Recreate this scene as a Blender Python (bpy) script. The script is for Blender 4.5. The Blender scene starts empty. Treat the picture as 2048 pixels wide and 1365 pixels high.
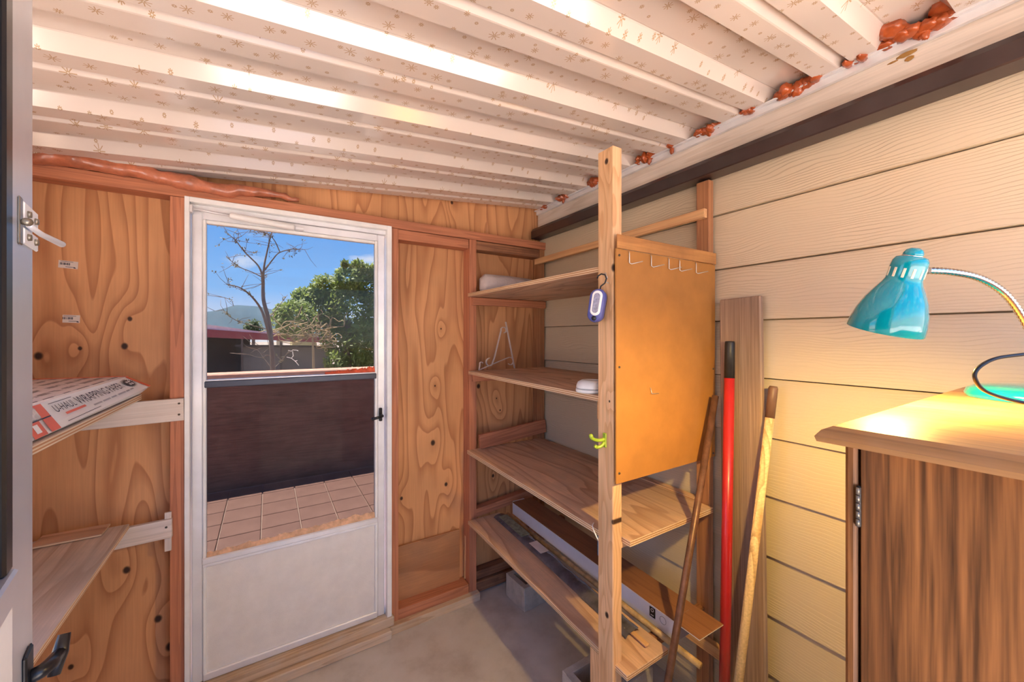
import bpy, bmesh, math, random
from mathutils import Vector, Matrix, noise

# ------------------------------------------------------------------ camera
C = bpy.context.scene.collection
scn = bpy.context.scene
F_PX, HOR = 780.0, 673.0
YAW = math.atan(488 / 780)
CAM = Vector((-1.6, -2.12, 1.585))
cd = bpy.data.cameras.new('camera'); cam = bpy.data.objects.new('camera', cd); C.objects.link(cam)
cd.sensor_width = 36.0; cd.lens = 36.0 * F_PX / 2048.0
cd.shift_y = (HOR - 682.5) / 2048.0
cd.clip_start = 0.01; cd.clip_end = 3000
cam.location = CAM; cam.rotation_euler = (math.pi / 2, 0, -YAW)
scn.camera = cam

# ------------------------------------------------------------------ exposure, sky, sun
vs = scn.view_settings
vs.view_transform = 'Standard'; vs.look = 'None'; vs.gamma = 1.0; vs.use_curve_mapping = False
vs.exposure = 0.0
SKY = 3.6
SUN = 42.0
PANE_T = 0.27 ** .5   # tint of one face, added to dim the bright outdoors; a pane has two

w = bpy.data.worlds.new('sky'); scn.world = w; w.use_nodes = True
nt = w.node_tree; nt.nodes.clear()
def N(t, kind, **kw):
    n = t.nodes.new(kind)
    for k, v in kw.items():
        if k == 'ins':
            for i, val in v.items(): n.inputs[i].default_value = val
        else: setattr(n, k, v)
    return n
tc = N(nt, 'ShaderNodeTexCoord'); sep = N(nt, 'ShaderNodeSeparateXYZ'); nt.links.new(tc.outputs['Generated'], sep.inputs[0])
cr = N(nt, 'ShaderNodeValToRGB'); nt.links.new(sep.outputs['Z'], cr.inputs[0])
e = cr.color_ramp.elements
e[0].position = 0.0; e[0].color = (.80, .82, .90, 1); e[1].position = .75; e[1].color = (.075, .27, .80, 1)
x = e.new(.10); x.color = (.27, .53, .96, 1)
x = e.new(.30); x.color = (.10, .36, .92, 1)
mp = N(nt, 'ShaderNodeMapping'); mp.inputs['Scale'].default_value = (3.2, 3.2, 7.0); mp.inputs['Location'].default_value = (.35, 0.1, .2)
nt.links.new(tc.outputs['Generated'], mp.inputs[0])
nz = N(nt, 'ShaderNodeTexNoise', ins={'Scale': 1.6, 'Detail': 7.0, 'Roughness': .58}); nt.links.new(mp.outputs[0], nz.inputs['Vector'])
cc = N(nt, 'ShaderNodeValToRGB'); nt.links.new(nz.outputs['Fac'], cc.inputs[0])
cc.color_ramp.elements[0].position = .53; cc.color_ramp.elements[0].color = (0, 0, 0, 1)
cc.color_ramp.elements[1].position = .72; cc.color_ramp.elements[1].color = (1, 1, 1, 1)
mx = N(nt, 'ShaderNodeMixRGB'); nt.links.new(cc.outputs[0], mx.inputs['Fac']); nt.links.new(cr.outputs[0], mx.inputs[1])
mx.inputs[2].default_value = (.98, .96, .95, 1)
bg = N(nt, 'ShaderNodeBackground'); bg.inputs['Strength'].default_value = SKY
nt.links.new(mx.outputs[0], bg.inputs[0]); wo = N(nt, 'ShaderNodeOutputWorld'); nt.links.new(bg.outputs[0], wo.inputs[0])

sl = bpy.data.lights.new('sun', 'SUN'); so = bpy.data.objects.new('sun', sl); C.objects.link(so)
sl.energy = SUN; sl.color = (1.0, .93, .83); sl.angle = math.radians(.6)
so.rotation_euler = Vector((.22, -.30, -.96)).to_track_quat('-Z', 'Y').to_euler()
so.location = (-3, 6, 12)

# ------------------------------------------------------------------ helpers
WM = {}
def pt(px, py, Y):
    """world point seen at a photo pixel, on the vertical plane y = Y"""
    u = (px - 1024) / F_PX; v = (HOR - py) / F_PX; s, c = math.sin(YAW), math.cos(YAW)
    t = (Y - CAM.y) / (c - u * s)
    return CAM + Vector((s + u * c, c - u * s, v)) * t
def pf(px, py, t):
    u = (px - 1024) / F_PX; v = (HOR - py) / F_PX; s, c = math.sin(YAW), math.cos(YAW)
    return CAM + Vector((s + u * c, c - u * s, v)) * t

def link(o, parent=None, M=None):
    C.objects.link(o)
    M = M or Matrix.Identity(4)
    WM[o.name] = M
    o.matrix_basis = M
    if parent is not None:
        o.parent = parent
        o.matrix_parent_inverse = WM[parent.name].inverted()
    return o
def tag(o, label=None, cat=None, group=None, kind=None):
    if label: o['label'] = label
    if cat: o['category'] = cat
    if group: o['group'] = group
    if kind: o['kind'] = kind
    return o
def empty(name, loc, label=None, cat=None, group=None, kind=None, M=None):
    o = bpy.data.objects.new(name, None); o.empty_display_size = .05
    link(o, None, M or Matrix.Translation(loc))
    return tag(o, label, cat, group, kind)
def mobj(name, bm, m, parent=None, M=None, smooth=False):
    me = bpy.data.meshes.new(name)
    bmesh.ops.recalc_face_normals(bm, faces=bm.faces[:])
    bm.to_mesh(me); bm.free()
    if smooth:
        for p in me.polygons: p.use_smooth = True
    if m is not None: me.materials.append(m)
    return link(bpy.data.objects.new(name, me), parent, M)
def add_box(bm, c, s, rot=None, bev=0):
    r = bmesh.ops.create_cube(bm, size=1.0)
    vs_ = r['verts']
    bmesh.ops.scale(bm, vec=s, verts=vs_)
    if bev:
        es = list({e_ for v in vs_ for e_ in v.link_edges})
        rr = bmesh.ops.bevel(bm, geom=es, offset=bev, segments=1, affect='EDGES', profile=.5)
        vs_ = [v for v in rr['verts']] if rr['verts'] else vs_
        vs_ = list({v for f_ in rr['faces'] for v in f_.verts} | set(v for v in vs_ if v.is_valid))
    if rot is not None: bmesh.ops.transform(bm, matrix=rot, verts=vs_)
    bmesh.ops.translate(bm, vec=c, verts=vs_)
    return vs_
AX = {'x': Matrix(((1, 0, 0), (0, 1, 0), (0, 0, 1))).to_4x4(),
      'y': Matrix(((0, -1, 0), (1, 0, 0), (0, 0, 1))).to_4x4(),
      'z': Matrix(((0, 1, 0), (0, 0, 1), (1, 0, 0))).to_4x4()}
def bx(name, x0, x1, y0, y1, z0, z1, m, parent=None, axis='x', bev=.0015):
    """box whose local X (grain) runs along the given world axis"""
    A = AX[axis]
    c = Vector(((x0 + x1) / 2, (y0 + y1) / 2, (z0 + z1) / 2))
    d = A.to_3x3().inverted() @ Vector((x1 - x0, y1 - y0, z1 - z0))
    d = Vector((abs(d.x), abs(d.y), abs(d.z)))
    bm = bmesh.new(); add_box(bm, (0, 0, 0), d, bev=min(bev, min(d) * .3))
    return mobj(name, bm, m, parent, Matrix.Translation(c) @ A)
def plank(name, a, b, wdt, thk, wdir, m, parent=None, bev=.0015):
    """board from a to b, width along wdir"""
    a, b, wd = Vector(a), Vector(b), Vector(wdir)
    X = (b - a).normalized(); Z = X.cross(wd).normalized(); Y = Z.cross(X)
    M = Matrix.Translation((a + b) / 2) @ Matrix((X, Y, Z)).transposed().to_4x4()
    bm = bmesh.new(); add_box(bm, (0, 0, 0), ((b - a).length, wdt, thk), bev=min(bev, thk * .3))
    return mobj(name, bm, m, parent, M)
def tube_bm(bm, pts, rad, seg=10, cap=True):
    pts = [Vector(p) for p in pts]; n = len(pts)
    rads = rad if isinstance(rad, (list, tuple)) else [rad] * n
    up = None; rings = []
    for i, p in enumerate(pts):
        t = (pts[min(i + 1, n - 1)] - pts[max(i - 1, 0)]).normalized()
        if up is None:
            up = Vector((0, 0, 1)) if abs(t.z) < .9 else Vector((1, 0, 0))
        a = (up - t * up.dot(t)).normalized(); b = t.cross(a); up = a
        rings.append([bm.verts.new(p + (a * math.cos(2 * math.pi * k / seg) + b * math.sin(2 * math.pi * k / seg)) * rads[i]) for k in range(seg)])
    for i in range(n - 1):
        for k in range(seg):
            bm.faces.new((rings[i][k], rings[i][(k + 1) % seg], rings[i + 1][(k + 1) % seg], rings[i + 1][k]))
    if cap:
        bm.faces.new(rings[0][::-1]); bm.faces.new(rings[-1])
    return rings
def tube(name, pts, rad, m, parent=None, seg=10, smooth=True):
    bm = bmesh.new(); tube_bm(bm, pts, rad, seg); return mobj(name, bm, m, parent, None, smooth)
def spline(pts, n=8):
    pts = [Vector(p) for p in pts]; out = []
    P = [pts[0] * 2 - pts[1]] + pts + [pts[-1] * 2 - pts[-2]]
    for i in range(1, len(P) - 2):
        for k in range(n):
            t = k / n; p0, p1, p2, p3 = P[i - 1:i + 3]
            out.append(.5 * ((2 * p1) + (p2 - p0) * t + (2 * p0 - 5 * p1 + 4 * p2 - p3) * t * t + (3 * p1 - p0 - 3 * p2 + p3) * t ** 3))
    out.append(pts[-1]); return out
def lathe(bm, prof, seg=32, M=None, cap=False):
    rings = []
    for r, z in prof:
        if r < 1e-5: rings.append([bm.verts.new((0, 0, z))])
        else: rings.append([bm.verts.new((r * math.cos(2 * math.pi * k / seg), r * math.sin(2 * math.pi * k / seg), z)) for k in range(seg)])
    for a, b in zip(rings, rings[1:]):
        for k in range(seg):
            k2 = (k + 1) % seg
            if len(a) == 1 and len(b) == 1: continue
            if len(a) == 1: bm.faces.new((a[0], b[k], b[k2]))
            elif len(b) == 1: bm.faces.new((a[k], a[k2], b[0]))
            else: bm.faces.new((a[k], a[k2], b[k2], b[k]))
    if M is not None: bmesh.ops.transform(bm, matrix=M, verts=[v for r in rings for v in r])
def poly(bm, pts):
    return bm.faces.new([bm.verts.new(p) for p in pts])
def prism(bm, pts, d):
    """flat outline pts extruded by vector d"""
    a = [bm.verts.new(p) for p in pts]; b = [bm.verts.new(Vector(p) + Vector(d)) for p in pts]
    bm.faces.new(a[::-1]); bm.faces.new(b)
    for i in range(len(a)):
        j = (i + 1) % len(a); bm.faces.new((a[i], a[j], b[j], b[i]))

# ------------------------------------------------------------------ materials
def mat(name):
    m = bpy.data.materials.new(name); m.use_nodes = True
    t = m.node_tree; b = t.nodes['Principled BSDF']
    return m, t, b
def plain(name, col, rough=.6, metal=0.0, ior=1.45, noise_amt=.12, nscale=14, bump=0.0, bscale=60, coat=0, alpha=1):
    m, t, b = mat(name)
    b.inputs['Roughness'].default_value = rough; b.inputs['Metallic'].default_value = metal; b.inputs['IOR'].default_value = ior
    b.inputs['Coat Weight'].default_value = coat
    co = N(t, 'ShaderNodeTexCoord')
    n = N(t, 'ShaderNodeTexNoise', ins={'Scale': nscale, 'Detail': 5.0, 'Roughness': .6}); t.links.new(co.outputs['Object'], n.inputs['Vector'])
    r = N(t, 'ShaderNodeValToRGB'); t.links.new(n.outputs['Fac'], r.inputs[0])
    r.color_ramp.elements[0].position = .3; r.color_ramp.elements[0].color = tuple(c * (1 - noise_amt) for c in col) + (1,)
    r.color_ramp.elements[1].position = .7; r.color_ramp.elements[1].color = tuple(min(1, c * (1 + noise_amt)) for c in col) + (1,)
    t.links.new(r.outputs[0], b.inputs['Base Color'])
    if bump:
        n2 = N(t, 'ShaderNodeTexNoise', ins={'Scale': bscale, 'Detail': 4.0}); t.links.new(co.outputs['Object'], n2.inputs['Vector'])
        bp = N(t, 'ShaderNodeBump', ins={'Strength': bump, 'Distance': .004}); t.links.new(n2.outputs['Fac'], bp.inputs['Height'])
        t.links.new(bp.outputs[0], b.inputs['Normal'])
    return m
def mth(t, op, a, b=None, c=None):
    n = N(t, 'ShaderNodeMath', operation=op)
    for i, v in enumerate((a, b, c)):
        if v is None: continue
        if isinstance(v, (int, float)): n.inputs[i].default_value = v
        else: t.links.new(v, n.inputs[i])
    return n.outputs[0]
def wood(name, light, dark, rings=9.0, sc=(.7, 4.0, 4.0), knots=(), rnd=True, edge=None, thick=.018, contrast=.75, grain=.10, rough=.62, seed=0.0, stain=None, knotcol=(.05, .022, .012), kax='Y'):
    """timber: contour-like growth lines along local X, optional knots (x, y, radius), optional ply edge layers"""
    m, t, b = mat(name); L = t.links
    b.inputs['Roughness'].default_value = rough
    b.inputs['Specular IOR Level'].default_value = .3
    co = N(t, 'ShaderNodeTexCoord'); vec = co.outputs['Object']
    sp = N(t, 'ShaderNodeSeparateXYZ'); L.new(vec, sp.inputs[0])
    base = vec
    if rnd:
        oi = N(t, 'ShaderNodeObjectInfo'); cb = N(t, 'ShaderNodeCombineXYZ')
        for i, k in enumerate((7.3, 3.1, 5.7)): L.new(mth(t, 'MULTIPLY', oi.outputs['Random'], k * 3), cb.inputs[i])
        va = N(t, 'ShaderNodeVectorMath', operation='ADD'); L.new(vec, va.inputs[0]); L.new(cb.outputs[0], va.inputs[1]); base = va.outputs[0]
    mp_ = N(t, 'ShaderNodeMapping'); mp_.inputs['Scale'].default_value = sc; mp_.inputs['Location'].default_value = (seed, seed * 1.7, seed * .3); L.new(base, mp_.inputs[0])
    n1 = N(t, 'ShaderNodeTexNoise', ins={'Scale': 1.0, 'Detail': 2.2, 'Roughness': .42}); L.new(mp_.outputs[0], n1.inputs['Vector'])
    fld = mth(t, 'MULTIPLY', n1.outputs['Fac'], rings)
    kd = None
    for (kx, ky, kr) in knots:
        dx = mth(t, 'MULTIPLY', mth(t, 'SUBTRACT', sp.outputs['X'], kx), .55); dy = mth(t, 'SUBTRACT', sp.outputs[kax], ky)
        d2 = mth(t, 'ADD', mth(t, 'MULTIPLY', dx, dx), mth(t, 'MULTIPLY', dy, dy))
        g = mth(t, 'EXPONENT', mth(t, 'MULTIPLY', d2, -1.0 / (2 * (kr * 2.0 + .012) ** 2)))
        fld = mth(t, 'ADD', fld, mth(t, 'MULTIPLY', g, 1.5))
        dx2 = mth(t, 'SUBTRACT', sp.outputs['X'], kx)
        dd = mth(t, 'ADD', mth(t, 'MULTIPLY', mth(t, 'MULTIPLY', dx2, dx2), .6), mth(t, 'MULTIPLY', dy, dy))
        k1 = N(t, 'ShaderNodeMapRange', interpolation_type='SMOOTHSTEP'); L.new(dd, k1.inputs[0])
        k1.inputs[1].default_value = (kr * .35) ** 2; k1.inputs[2].default_value = (kr * .9) ** 2; k1.inputs[3].default_value = 1; k1.inputs[4].default_value = 0
        kd = k1.outputs[0] if kd is None else mth(t, 'MAXIMUM', kd, k1.outputs[0])
    fr = mth(t, 'FRACT', fld)
    r = N(t, 'ShaderNodeValToRGB'); L.new(fr, r.inputs[0]); el = r.color_ramp.elements
    mid = tuple(l * .55 + d * .45 for l, d in zip(light, dark))
    dk = tuple(l * (1 - contrast) + d * contrast for l, d in zip(light, dark))
    el[0].position = 0; el[0].color = light + (1,); el[1].position = 1; el[1].color = light + (1,)
    q = el.new(.45); q.color = tuple(l * .93 + d * .07 for l, d in zip(light, dark)) + (1,)
    q = el.new(.74); q.color = mid + (1,)
    q = el.new(.90); q.color = dk + (1,)
    q = el.new(.95); q.color = dk + (1,)
    # fine fibre
    mp2 = N(t, 'ShaderNodeMapping'); mp2.inputs['Scale'].default_value = (5, 160, 160); L.new(base, mp2.inputs[0])
    n2 = N(t, 'ShaderNodeTexNoise', ins={'Scale': 1.0, 'Detail': 3.0}); L.new(mp2.outputs[0], n2.inputs['Vector'])
    n3 = N(t, 'ShaderNodeTexNoise', ins={'Scale': 2.3, 'Detail': 3.0}); L.new(base, n3.inputs['Vector'])
    f2 = N(t, 'ShaderNodeMapRange'); L.new(n2.outputs['Fac'], f2.inputs[0]); f2.inputs[1].default_value = .3; f2.inputs[2].default_value = .7
    f2.inputs[3].default_value = 1 - grain; f2.inputs[4].default_value = 1 + grain
    f3 = N(t, 'ShaderNodeMapRange'); L.new(n3.outputs['Fac'], f3.inputs[0]); f3.inputs[1].default_value = .3; f3.inputs[2].default_value = .7
    f3.inputs[3].default_value = .86; f3.inputs[4].default_value = 1.1
    vm = N(t, 'ShaderNodeVectorMath', operation='SCALE'); L.new(r.outputs[0], vm.inputs[0]); L.new(mth(t, 'MULTIPLY', f2.outputs[0], f3.outputs[0]), vm.inputs['Scale'])
    col = vm.outputs[0]
    if stain:
        n4 = N(t, 'ShaderNodeTexNoise', ins={'Scale': 3.5, 'Detail': 5.0, 'Roughness': .65}); L.new(base, n4.inputs['Vector'])
        s4 = N(t, 'ShaderNodeMapRange'); L.new(n4.outputs['Fac'], s4.inputs[0]); s4.inputs[1].default_value = .42; s4.inputs[2].default_value = .68
        s4.inputs[3].default_value = 0; s4.inputs[4].default_value = .6
        mm = N(t, 'ShaderNodeMixRGB'); L.new(s4.outputs[0], mm.inputs[0]); L.new(col, mm.inputs[1]); mm.inputs[2].default_value = stain + (1,); col = mm.outputs[0]
    if kd is not None:
        mm = N(t, 'ShaderNodeMixRGB'); L.new(kd, mm.inputs[0]); L.new(col, mm.inputs[1]); mm.inputs[2].default_value = knotcol + (1,); col = mm.outputs[0]
    if edge:
        sn = N(t, 'ShaderNodeSeparateXYZ'); L.new(co.outputs['Normal'], sn.inputs[0])
        isE = mth(t, 'LESS_THAN', mth(t, 'ABSOLUTE', sn.outputs['Z']), .35)
        lay = mth(t, 'GREATER_THAN', mth(t, 'FRACT', mth(t, 'ADD', mth(t, 'MULTIPLY', sp.outputs['Z'], 2.5 / thick), .25)), .5)
        me_ = N(t, 'ShaderNodeMixRGB'); L.new(lay, me_.inputs[0]); me_.inputs[1].default_value = edge[0] + (1,); me_.inputs[2].default_value = edge[1] + (1,)
        vs3 = N(t, 'ShaderNodeVectorMath', operation='SCALE'); L.new(me_.outputs[0], vs3.inputs[0]); L.new(f2.outputs[0], vs3.inputs['Scale'])
        mm = N(t, 'ShaderNodeMixRGB'); L.new(isE, mm.inputs[0]); L.new(col, mm.inputs[1]); L.new(vs3.outputs[0], mm.inputs[2]); col = mm.outputs[0]
    L.new(col, b.inputs['Base Color'])
    bp = N(t, 'ShaderNodeBump', ins={'Strength': .18, 'Distance': .002}); L.new(n2.outputs['Fac'], bp.inputs['Height']); L.new(bp.outputs[0], b.inputs['Normal'])
    return m

PLY_L, PLY_D = (.66, .325, .145), (.40, .155, .06)
def plywall(name, kn, seed): return wood(name, PLY_L, PLY_D, rings=13.5, sc=(.60, 4.2, 1), knots=kn, rnd=False, seed=seed, contrast=.75, grain=.05, rough=.6)
M_stud = wood('red lumber', (.55, .215, .11), (.33, .115, .06), rings=12, sc=(.5, 14, 14), contrast=.55)
M_plate = wood('dark lumber', (.38, .17, .085), (.17, .07, .04), rings=12, sc=(.5, 14, 14), contrast=.6, stain=(.10, .045, .03))
M_post = wood('pale fir post', (.80, .49, .26), (.60, .30, .13), rings=10, sc=(.45, 12, 12), knots=((-.172, -.036, .010), (-.506, -.008, .012), (1.075, -.006, .012), (.70, -.040, .016), (.24, -.02, .005)), kax='Z', contrast=.6)
M_rpost = wood('brown fir post', (.42, .19, .085), (.24, .095, .045), rings=10, sc=(.45, 12, 12), contrast=.55)
M_batten = wood('clean batten', (.72, .42, .20), (.55, .27, .12), rings=9, sc=(.4, 12, 12), contrast=.5)
M_shelf = wood('shelf plywood', (.70, .44, .285), (.43, .235, .14), rings=9, sc=(.75, 5.0, 2), edge=((.80, .60, .38), (.46, .22, .10)), contrast=.8, stain=(.40, .29, .23), thick=.02)
M_shelfg = wood('weathered plywood', (.63, .49, .39), (.44, .29, .20), rings=8, sc=(.7, 5.0, 2), edge=((.86, .70, .50), (.60, .30, .14)), contrast=.7, stain=(.45, .37, .31), thick=.02)
M_patch = wood('patch board', (.47, .22, .10), (.30, .115, .05), rings=6, sc=(1.0, 4, 2), contrast=.6, stain=(.30, .16, .09))
M_whitewood = wood('white painted wood', (.72, .62, .55), (.60, .49, .42), rings=6, sc=(.5, 14, 14), contrast=.4, stain=(.62, .50, .42))
M_sill = wood('weathered sill wood', (.60, .42, .27), (.36, .22, .12), rings=8, sc=(.5, 12, 12), contrast=.6, stain=(.58, .50, .43))
M_hard = plain('hardboard', (.43, .185, .042), .55, noise_amt=.10, nscale=9, bump=.05, bscale=300)
M_grip = plain('black rubber', (.018, .017, .018), .45)
M_black = plain('black plastic', (.012, .012, .014), .3)
M_concrete = None

def alu(name, col=(.80, .79, .80), rough=.38, metal=.35):
    return plain(name, col, rough, metal, noise_amt=.07, nscale=7)
M_alu = alu('mill aluminium')
M_white = plain('white enamel', (.86, .84, .81), .4, noise_amt=.05)
M_darkrail = plain('dark blue grey rail', (.05, .058, .085), .35, .1)
M_brownmetal = plain('brown enamel beam', (.036, .019, .018), .3, .0, noise_amt=.35, nscale=6, coat=.3)
M_foam = plain('cured orange foam', (.40, .085, .024), .2, noise_amt=.35, nscale=18, bump=.25, bscale=45, coat=.4)
M_foamtan = plain('tan foam', (.70, .42, .25), .7, noise_amt=.25, nscale=40, bump=.5, bscale=90)

def siding_mat():
    m, t, b = mat('embossed siding'); L = t.links
    b.inputs['Roughness'].default_value = .5
    co = N(t, 'ShaderNodeTexCoord'); oi = N(t, 'ShaderNodeObjectInfo')
    cb = N(t, 'ShaderNodeCombineXYZ'); L.new(mth(t, 'MULTIPLY', oi.outputs['Random'], 9.0), cb.inputs[0])
    va = N(t, 'ShaderNodeVectorMath', operation='ADD'); L.new(co.outputs['Object'], va.inputs[0]); L.new(cb.outputs[0], va.inputs[1])
    mp_ = N(t, 'ShaderNodeMapping'); mp_.inputs['Scale'].default_value = (1.9, 6.0, 6.0); L.new(va.outputs[0], mp_.inputs[0])
    n = N(t, 'ShaderNodeTexNoise', ins={'Scale': 1.5, 'Detail': 2.5, 'Roughness': .5}); L.new(mp_.outputs[0], n.inputs['Vector'])
    sp = N(t, 'ShaderNodeSeparateXYZ'); L.new(va.outputs[0], sp.inputs[0])
    f = mth(t, 'FRACT', mth(t, 'ADD', mth(t, 'MULTIPLY', n.outputs['Fac'], 7.0), mth(t, 'MULTIPLY', sp.outputs['Z'], 95.0)))
    ln = N(t, 'ShaderNodeMapRange', interpolation_type='SMOOTHSTEP'); L.new(f, ln.inputs[0]); ln.inputs[1].default_value = .72; ln.inputs[2].default_value = .95; ln.inputs[3].default_value = 0; ln.inputs[4].default_value = 1
    n5 = N(t, 'ShaderNodeTexNoise', ins={'Scale': 3.0, 'Detail': 3.0}); L.new(va.outputs[0], n5.inputs['Vector'])
    am = N(t, 'ShaderNodeMapRange'); L.new(n5.outputs['Fac'], am.inputs[0]); am.inputs[1].default_value = .35; am.inputs[2].default_value = .65; am.inputs[3].default_value = .15; am.inputs[4].default_value = 1
    h = mth(t, 'MULTIPLY', ln.outputs[0], am.outputs[0])
    mm = N(t, 'ShaderNodeMixRGB'); L.new(mth(t, 'MULTIPLY', h, .35), mm.inputs[0]); mm.inputs[1].default_value = (.63, .51, .35, 1); mm.inputs[2].default_value = (.46, .34, .22, 1)
    L.new(mm.outputs[0], b.inputs['Base Color'])
    bp = N(t, 'ShaderNodeBump', ins={'Strength': .55, 'Distance': .002}); bp.invert = True; L.new(h, bp.inputs['Height']); L.new(bp.outputs[0], b.inputs['Normal'])
    return m
M_siding = siding_mat()
M_pale = wood('pale painted board', (.72, .62, .53), (.58, .46, .36), rings=7, sc=(.8, 14, 14), contrast=.5, grain=.08)

def ceiling_mat():
    m, t, b = mat('starburst ceiling enamel'); L = t.links
    b.inputs['Roughness'].default_value = .16; b.inputs['Metallic'].default_value = .12; b.inputs['IOR'].default_value = 1.7
    co = N(t, 'ShaderNodeTexCoord')
    sp0 = N(t, 'ShaderNodeSeparateXYZ'); L.new(co.outputs['Object'], sp0.inputs[0])
    cb = N(t, 'ShaderNodeCombineXYZ'); L.new(sp0.outputs['X'], cb.inputs[0]); L.new(sp0.outputs['Y'], cb.inputs[1])
    mask = None
    for scale, R, lw, off in ((13.0, .0170, .0010, 0.0), (17.0, .0080, .0010, 3.3)):
        va = N(t, 'ShaderNodeVectorMath', operation='ADD'); L.new(cb.outputs[0], va.inputs[0]); va.inputs[1].default_value = (off, off * .7, 0)
        vo = N(t, 'ShaderNodeTexVoronoi', voronoi_dimensions='2D', ins={'Scale': scale, 'Randomness': .62}); L.new(va.outputs[0], vo.inputs['Vector'])
        df = N(t, 'ShaderNodeVectorMath', operation='SUBTRACT'); L.new(va.outputs[0], df.inputs[0]); L.new(vo.outputs['Position'], df.inputs[1])
        s2 = N(t, 'ShaderNodeSeparateXYZ'); L.new(df.outputs[0], s2.inputs[0])
        r = mth(t, 'SQRT', mth(t, 'ADD', mth(t, 'MULTIPLY', s2.outputs[0], s2.outputs[0]), mth(t, 'MULTIPLY', s2.outputs[1], s2.outputs[1])))
        th = mth(t, 'ARCTAN2', s2.outputs[1], s2.outputs[0])
        da = mth(t, 'PINGPONG', th, math.pi / 8)
        q = mth(t, 'MULTIPLY', r, mth(t, 'SINE', da))
        inl = mth(t, 'LESS_THAN', q, lw)
        sc3 = N(t, 'ShaderNodeSeparateXYZ'); L.new(vo.outputs['Color'], sc3.inputs[0])
        rr = mth(t, 'MULTIPLY', mth(t, 'ADD', mth(t, 'MULTIPLY', sc3.outputs[0], .45), .55), R)
        ok = mth(t, 'MULTIPLY', inl, mth(t, 'LESS_THAN', r, rr))
        ok = mth(t, 'MULTIPLY', ok, mth(t, 'GREATER_THAN', r, .0015))
        ok = mth(t, 'MULTIPLY', ok, mth(t, 'GREATER_THAN', sc3.outputs[1], .30))
        mask = ok if mask is None else mth(t, 'MAXIMUM', mask, ok)
    n = N(t, 'ShaderNodeTexNoise', ins={'Scale': 2.0, 'Detail': 3.0}); L.new(co.outputs['Object'], n.inputs['Vector'])
    cr_ = N(t, 'ShaderNodeValToRGB'); L.new(n.outputs['Fac'], cr_.inputs[0])
    cr_.color_ramp.elements[0].color = (.70, .595, .52, 1); cr_.color_ramp.elements[1].color = (.78, .68, .605, 1)
    mm = N(t, 'ShaderNodeMixRGB'); L.new(mth(t, 'MULTIPLY', mask, .8), mm.inputs[0]); L.new(cr_.outputs[0], mm.inputs[1]); mm.inputs[2].default_value = (.42, .25, .10, 1)
    L.new(mm.outputs[0], b.inputs['Base Color'])
    return m
M_ceil = ceiling_mat()

def concrete_mat(name, a, b_, c, sc=3.0, bump=.15, rough=.7):
    m, t, b = mat(name); L = t.links; b.inputs['Roughness'].default_value = rough
    co = N(t, 'ShaderNodeTexCoord')
    n = N(t, 'ShaderNodeTexNoise', ins={'Scale': sc, 'Detail': 8.0, 'Roughness': .62}); L.new(co.outputs['Object'], n.inputs['Vector'])
    r = N(t, 'ShaderNodeValToRGB'); L.new(n.outputs['Fac'], r.inputs[0]); el = r.color_ramp.elements
    el[0].position = .30; el[0].color = a + (1,); el[1].position = .72; el[1].color = c + (1,); q = el.new(.5); q.color = b_ + (1,)
    L.new(r.outputs[0], b.inputs['Base Color'])
    n2 = N(t, 'ShaderNodeTexNoise', ins={'Scale': 70.0, 'Detail': 4.0}); L.new(co.outputs['Object'], n2.inputs['Vector'])
    bp = N(t, 'ShaderNodeBump', ins={'Strength': bump, 'Distance': .003}); L.new(n2.outputs['Fac'], bp.inputs['Height']); L.new(bp.outputs[0], b.inputs['Normal'])
    return m
M_floor = concrete_mat('stained concrete floor', (.38, .32, .28), (.56, .51, .47), (.64, .60, .57), rough=.45)
M_block = concrete_mat('grey concrete block', (.34, .31, .28), (.46, .42, .38), (.56, .52, .47), sc=14, bump=.7)

def glass_mat(name, tint, gloss=.07, haze=.05, hazecol=(.75, .68, .60)):
    m, t, b = mat(name); L = t.links; t.nodes.remove(b); out = t.nodes['Material Output']
    tr = N(t, 'ShaderNodeBsdfTransparent'); tr.inputs[0].default_value = (tint, tint, tint, 1)
    gl = N(t, 'ShaderNodeBsdfGlossy'); gl.inputs['Roughness'].default_value = .02
    df = N(t, 'ShaderNodeBsdfDiffuse'); df.inputs[0].default_value = hazecol + (1,)
    co = N(t, 'ShaderNodeTexCoord'); n = N(t, 'ShaderNodeTexNoise', ins={'Scale': 9.0, 'Detail': 6.0, 'Roughness': .7}); L.new(co.outputs['Object'], n.inputs['Vector'])
    mr = N(t, 'ShaderNodeMapRange'); L.new(n.outputs['Fac'], mr.inputs[0]); mr.inputs[1].default_value = .35; mr.inputs[2].default_value = .75; mr.inputs[3].default_value = haze * .4; mr.inputs[4].default_value = haze * 1.8
    m1 = N(t, 'ShaderNodeMixShader'); L.new(mr.outputs[0], m1.inputs[0]); L.new(tr.outputs[0], m1.inputs[1]); L.new(df.outputs[0], m1.inputs[2])
    m2 = N(t, 'ShaderNodeMixShader'); m2.inputs[0].default_value = gloss; L.new(m1.outputs[0], m2.inputs[1]); L.new(gl.outputs[0], m2.inputs[2])
    L.new(m2.outputs[0], out.inputs[0])
    return m
M_pane = glass_mat('dusty tinted glass', PANE_T, .008, .02)
M_pane2 = glass_mat('dusty screened glass', PANE_T * .74, .0012, .03, (.5, .38, .32))  # deeper tint also tones down the sunlit tiles outside
M_paneD = glass_mat('dark glass', .03, .05, .01)

# ================================================================== SETTING
# floor
bm = bmesh.new(); add_box(bm, (-1.2, -1.2, -.06), (3.0, 2.75, .12)); tag(mobj('floor', bm, M_floor), 'stained grey concrete slab floor of the shed', 'floor', kind='structure')

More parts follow.
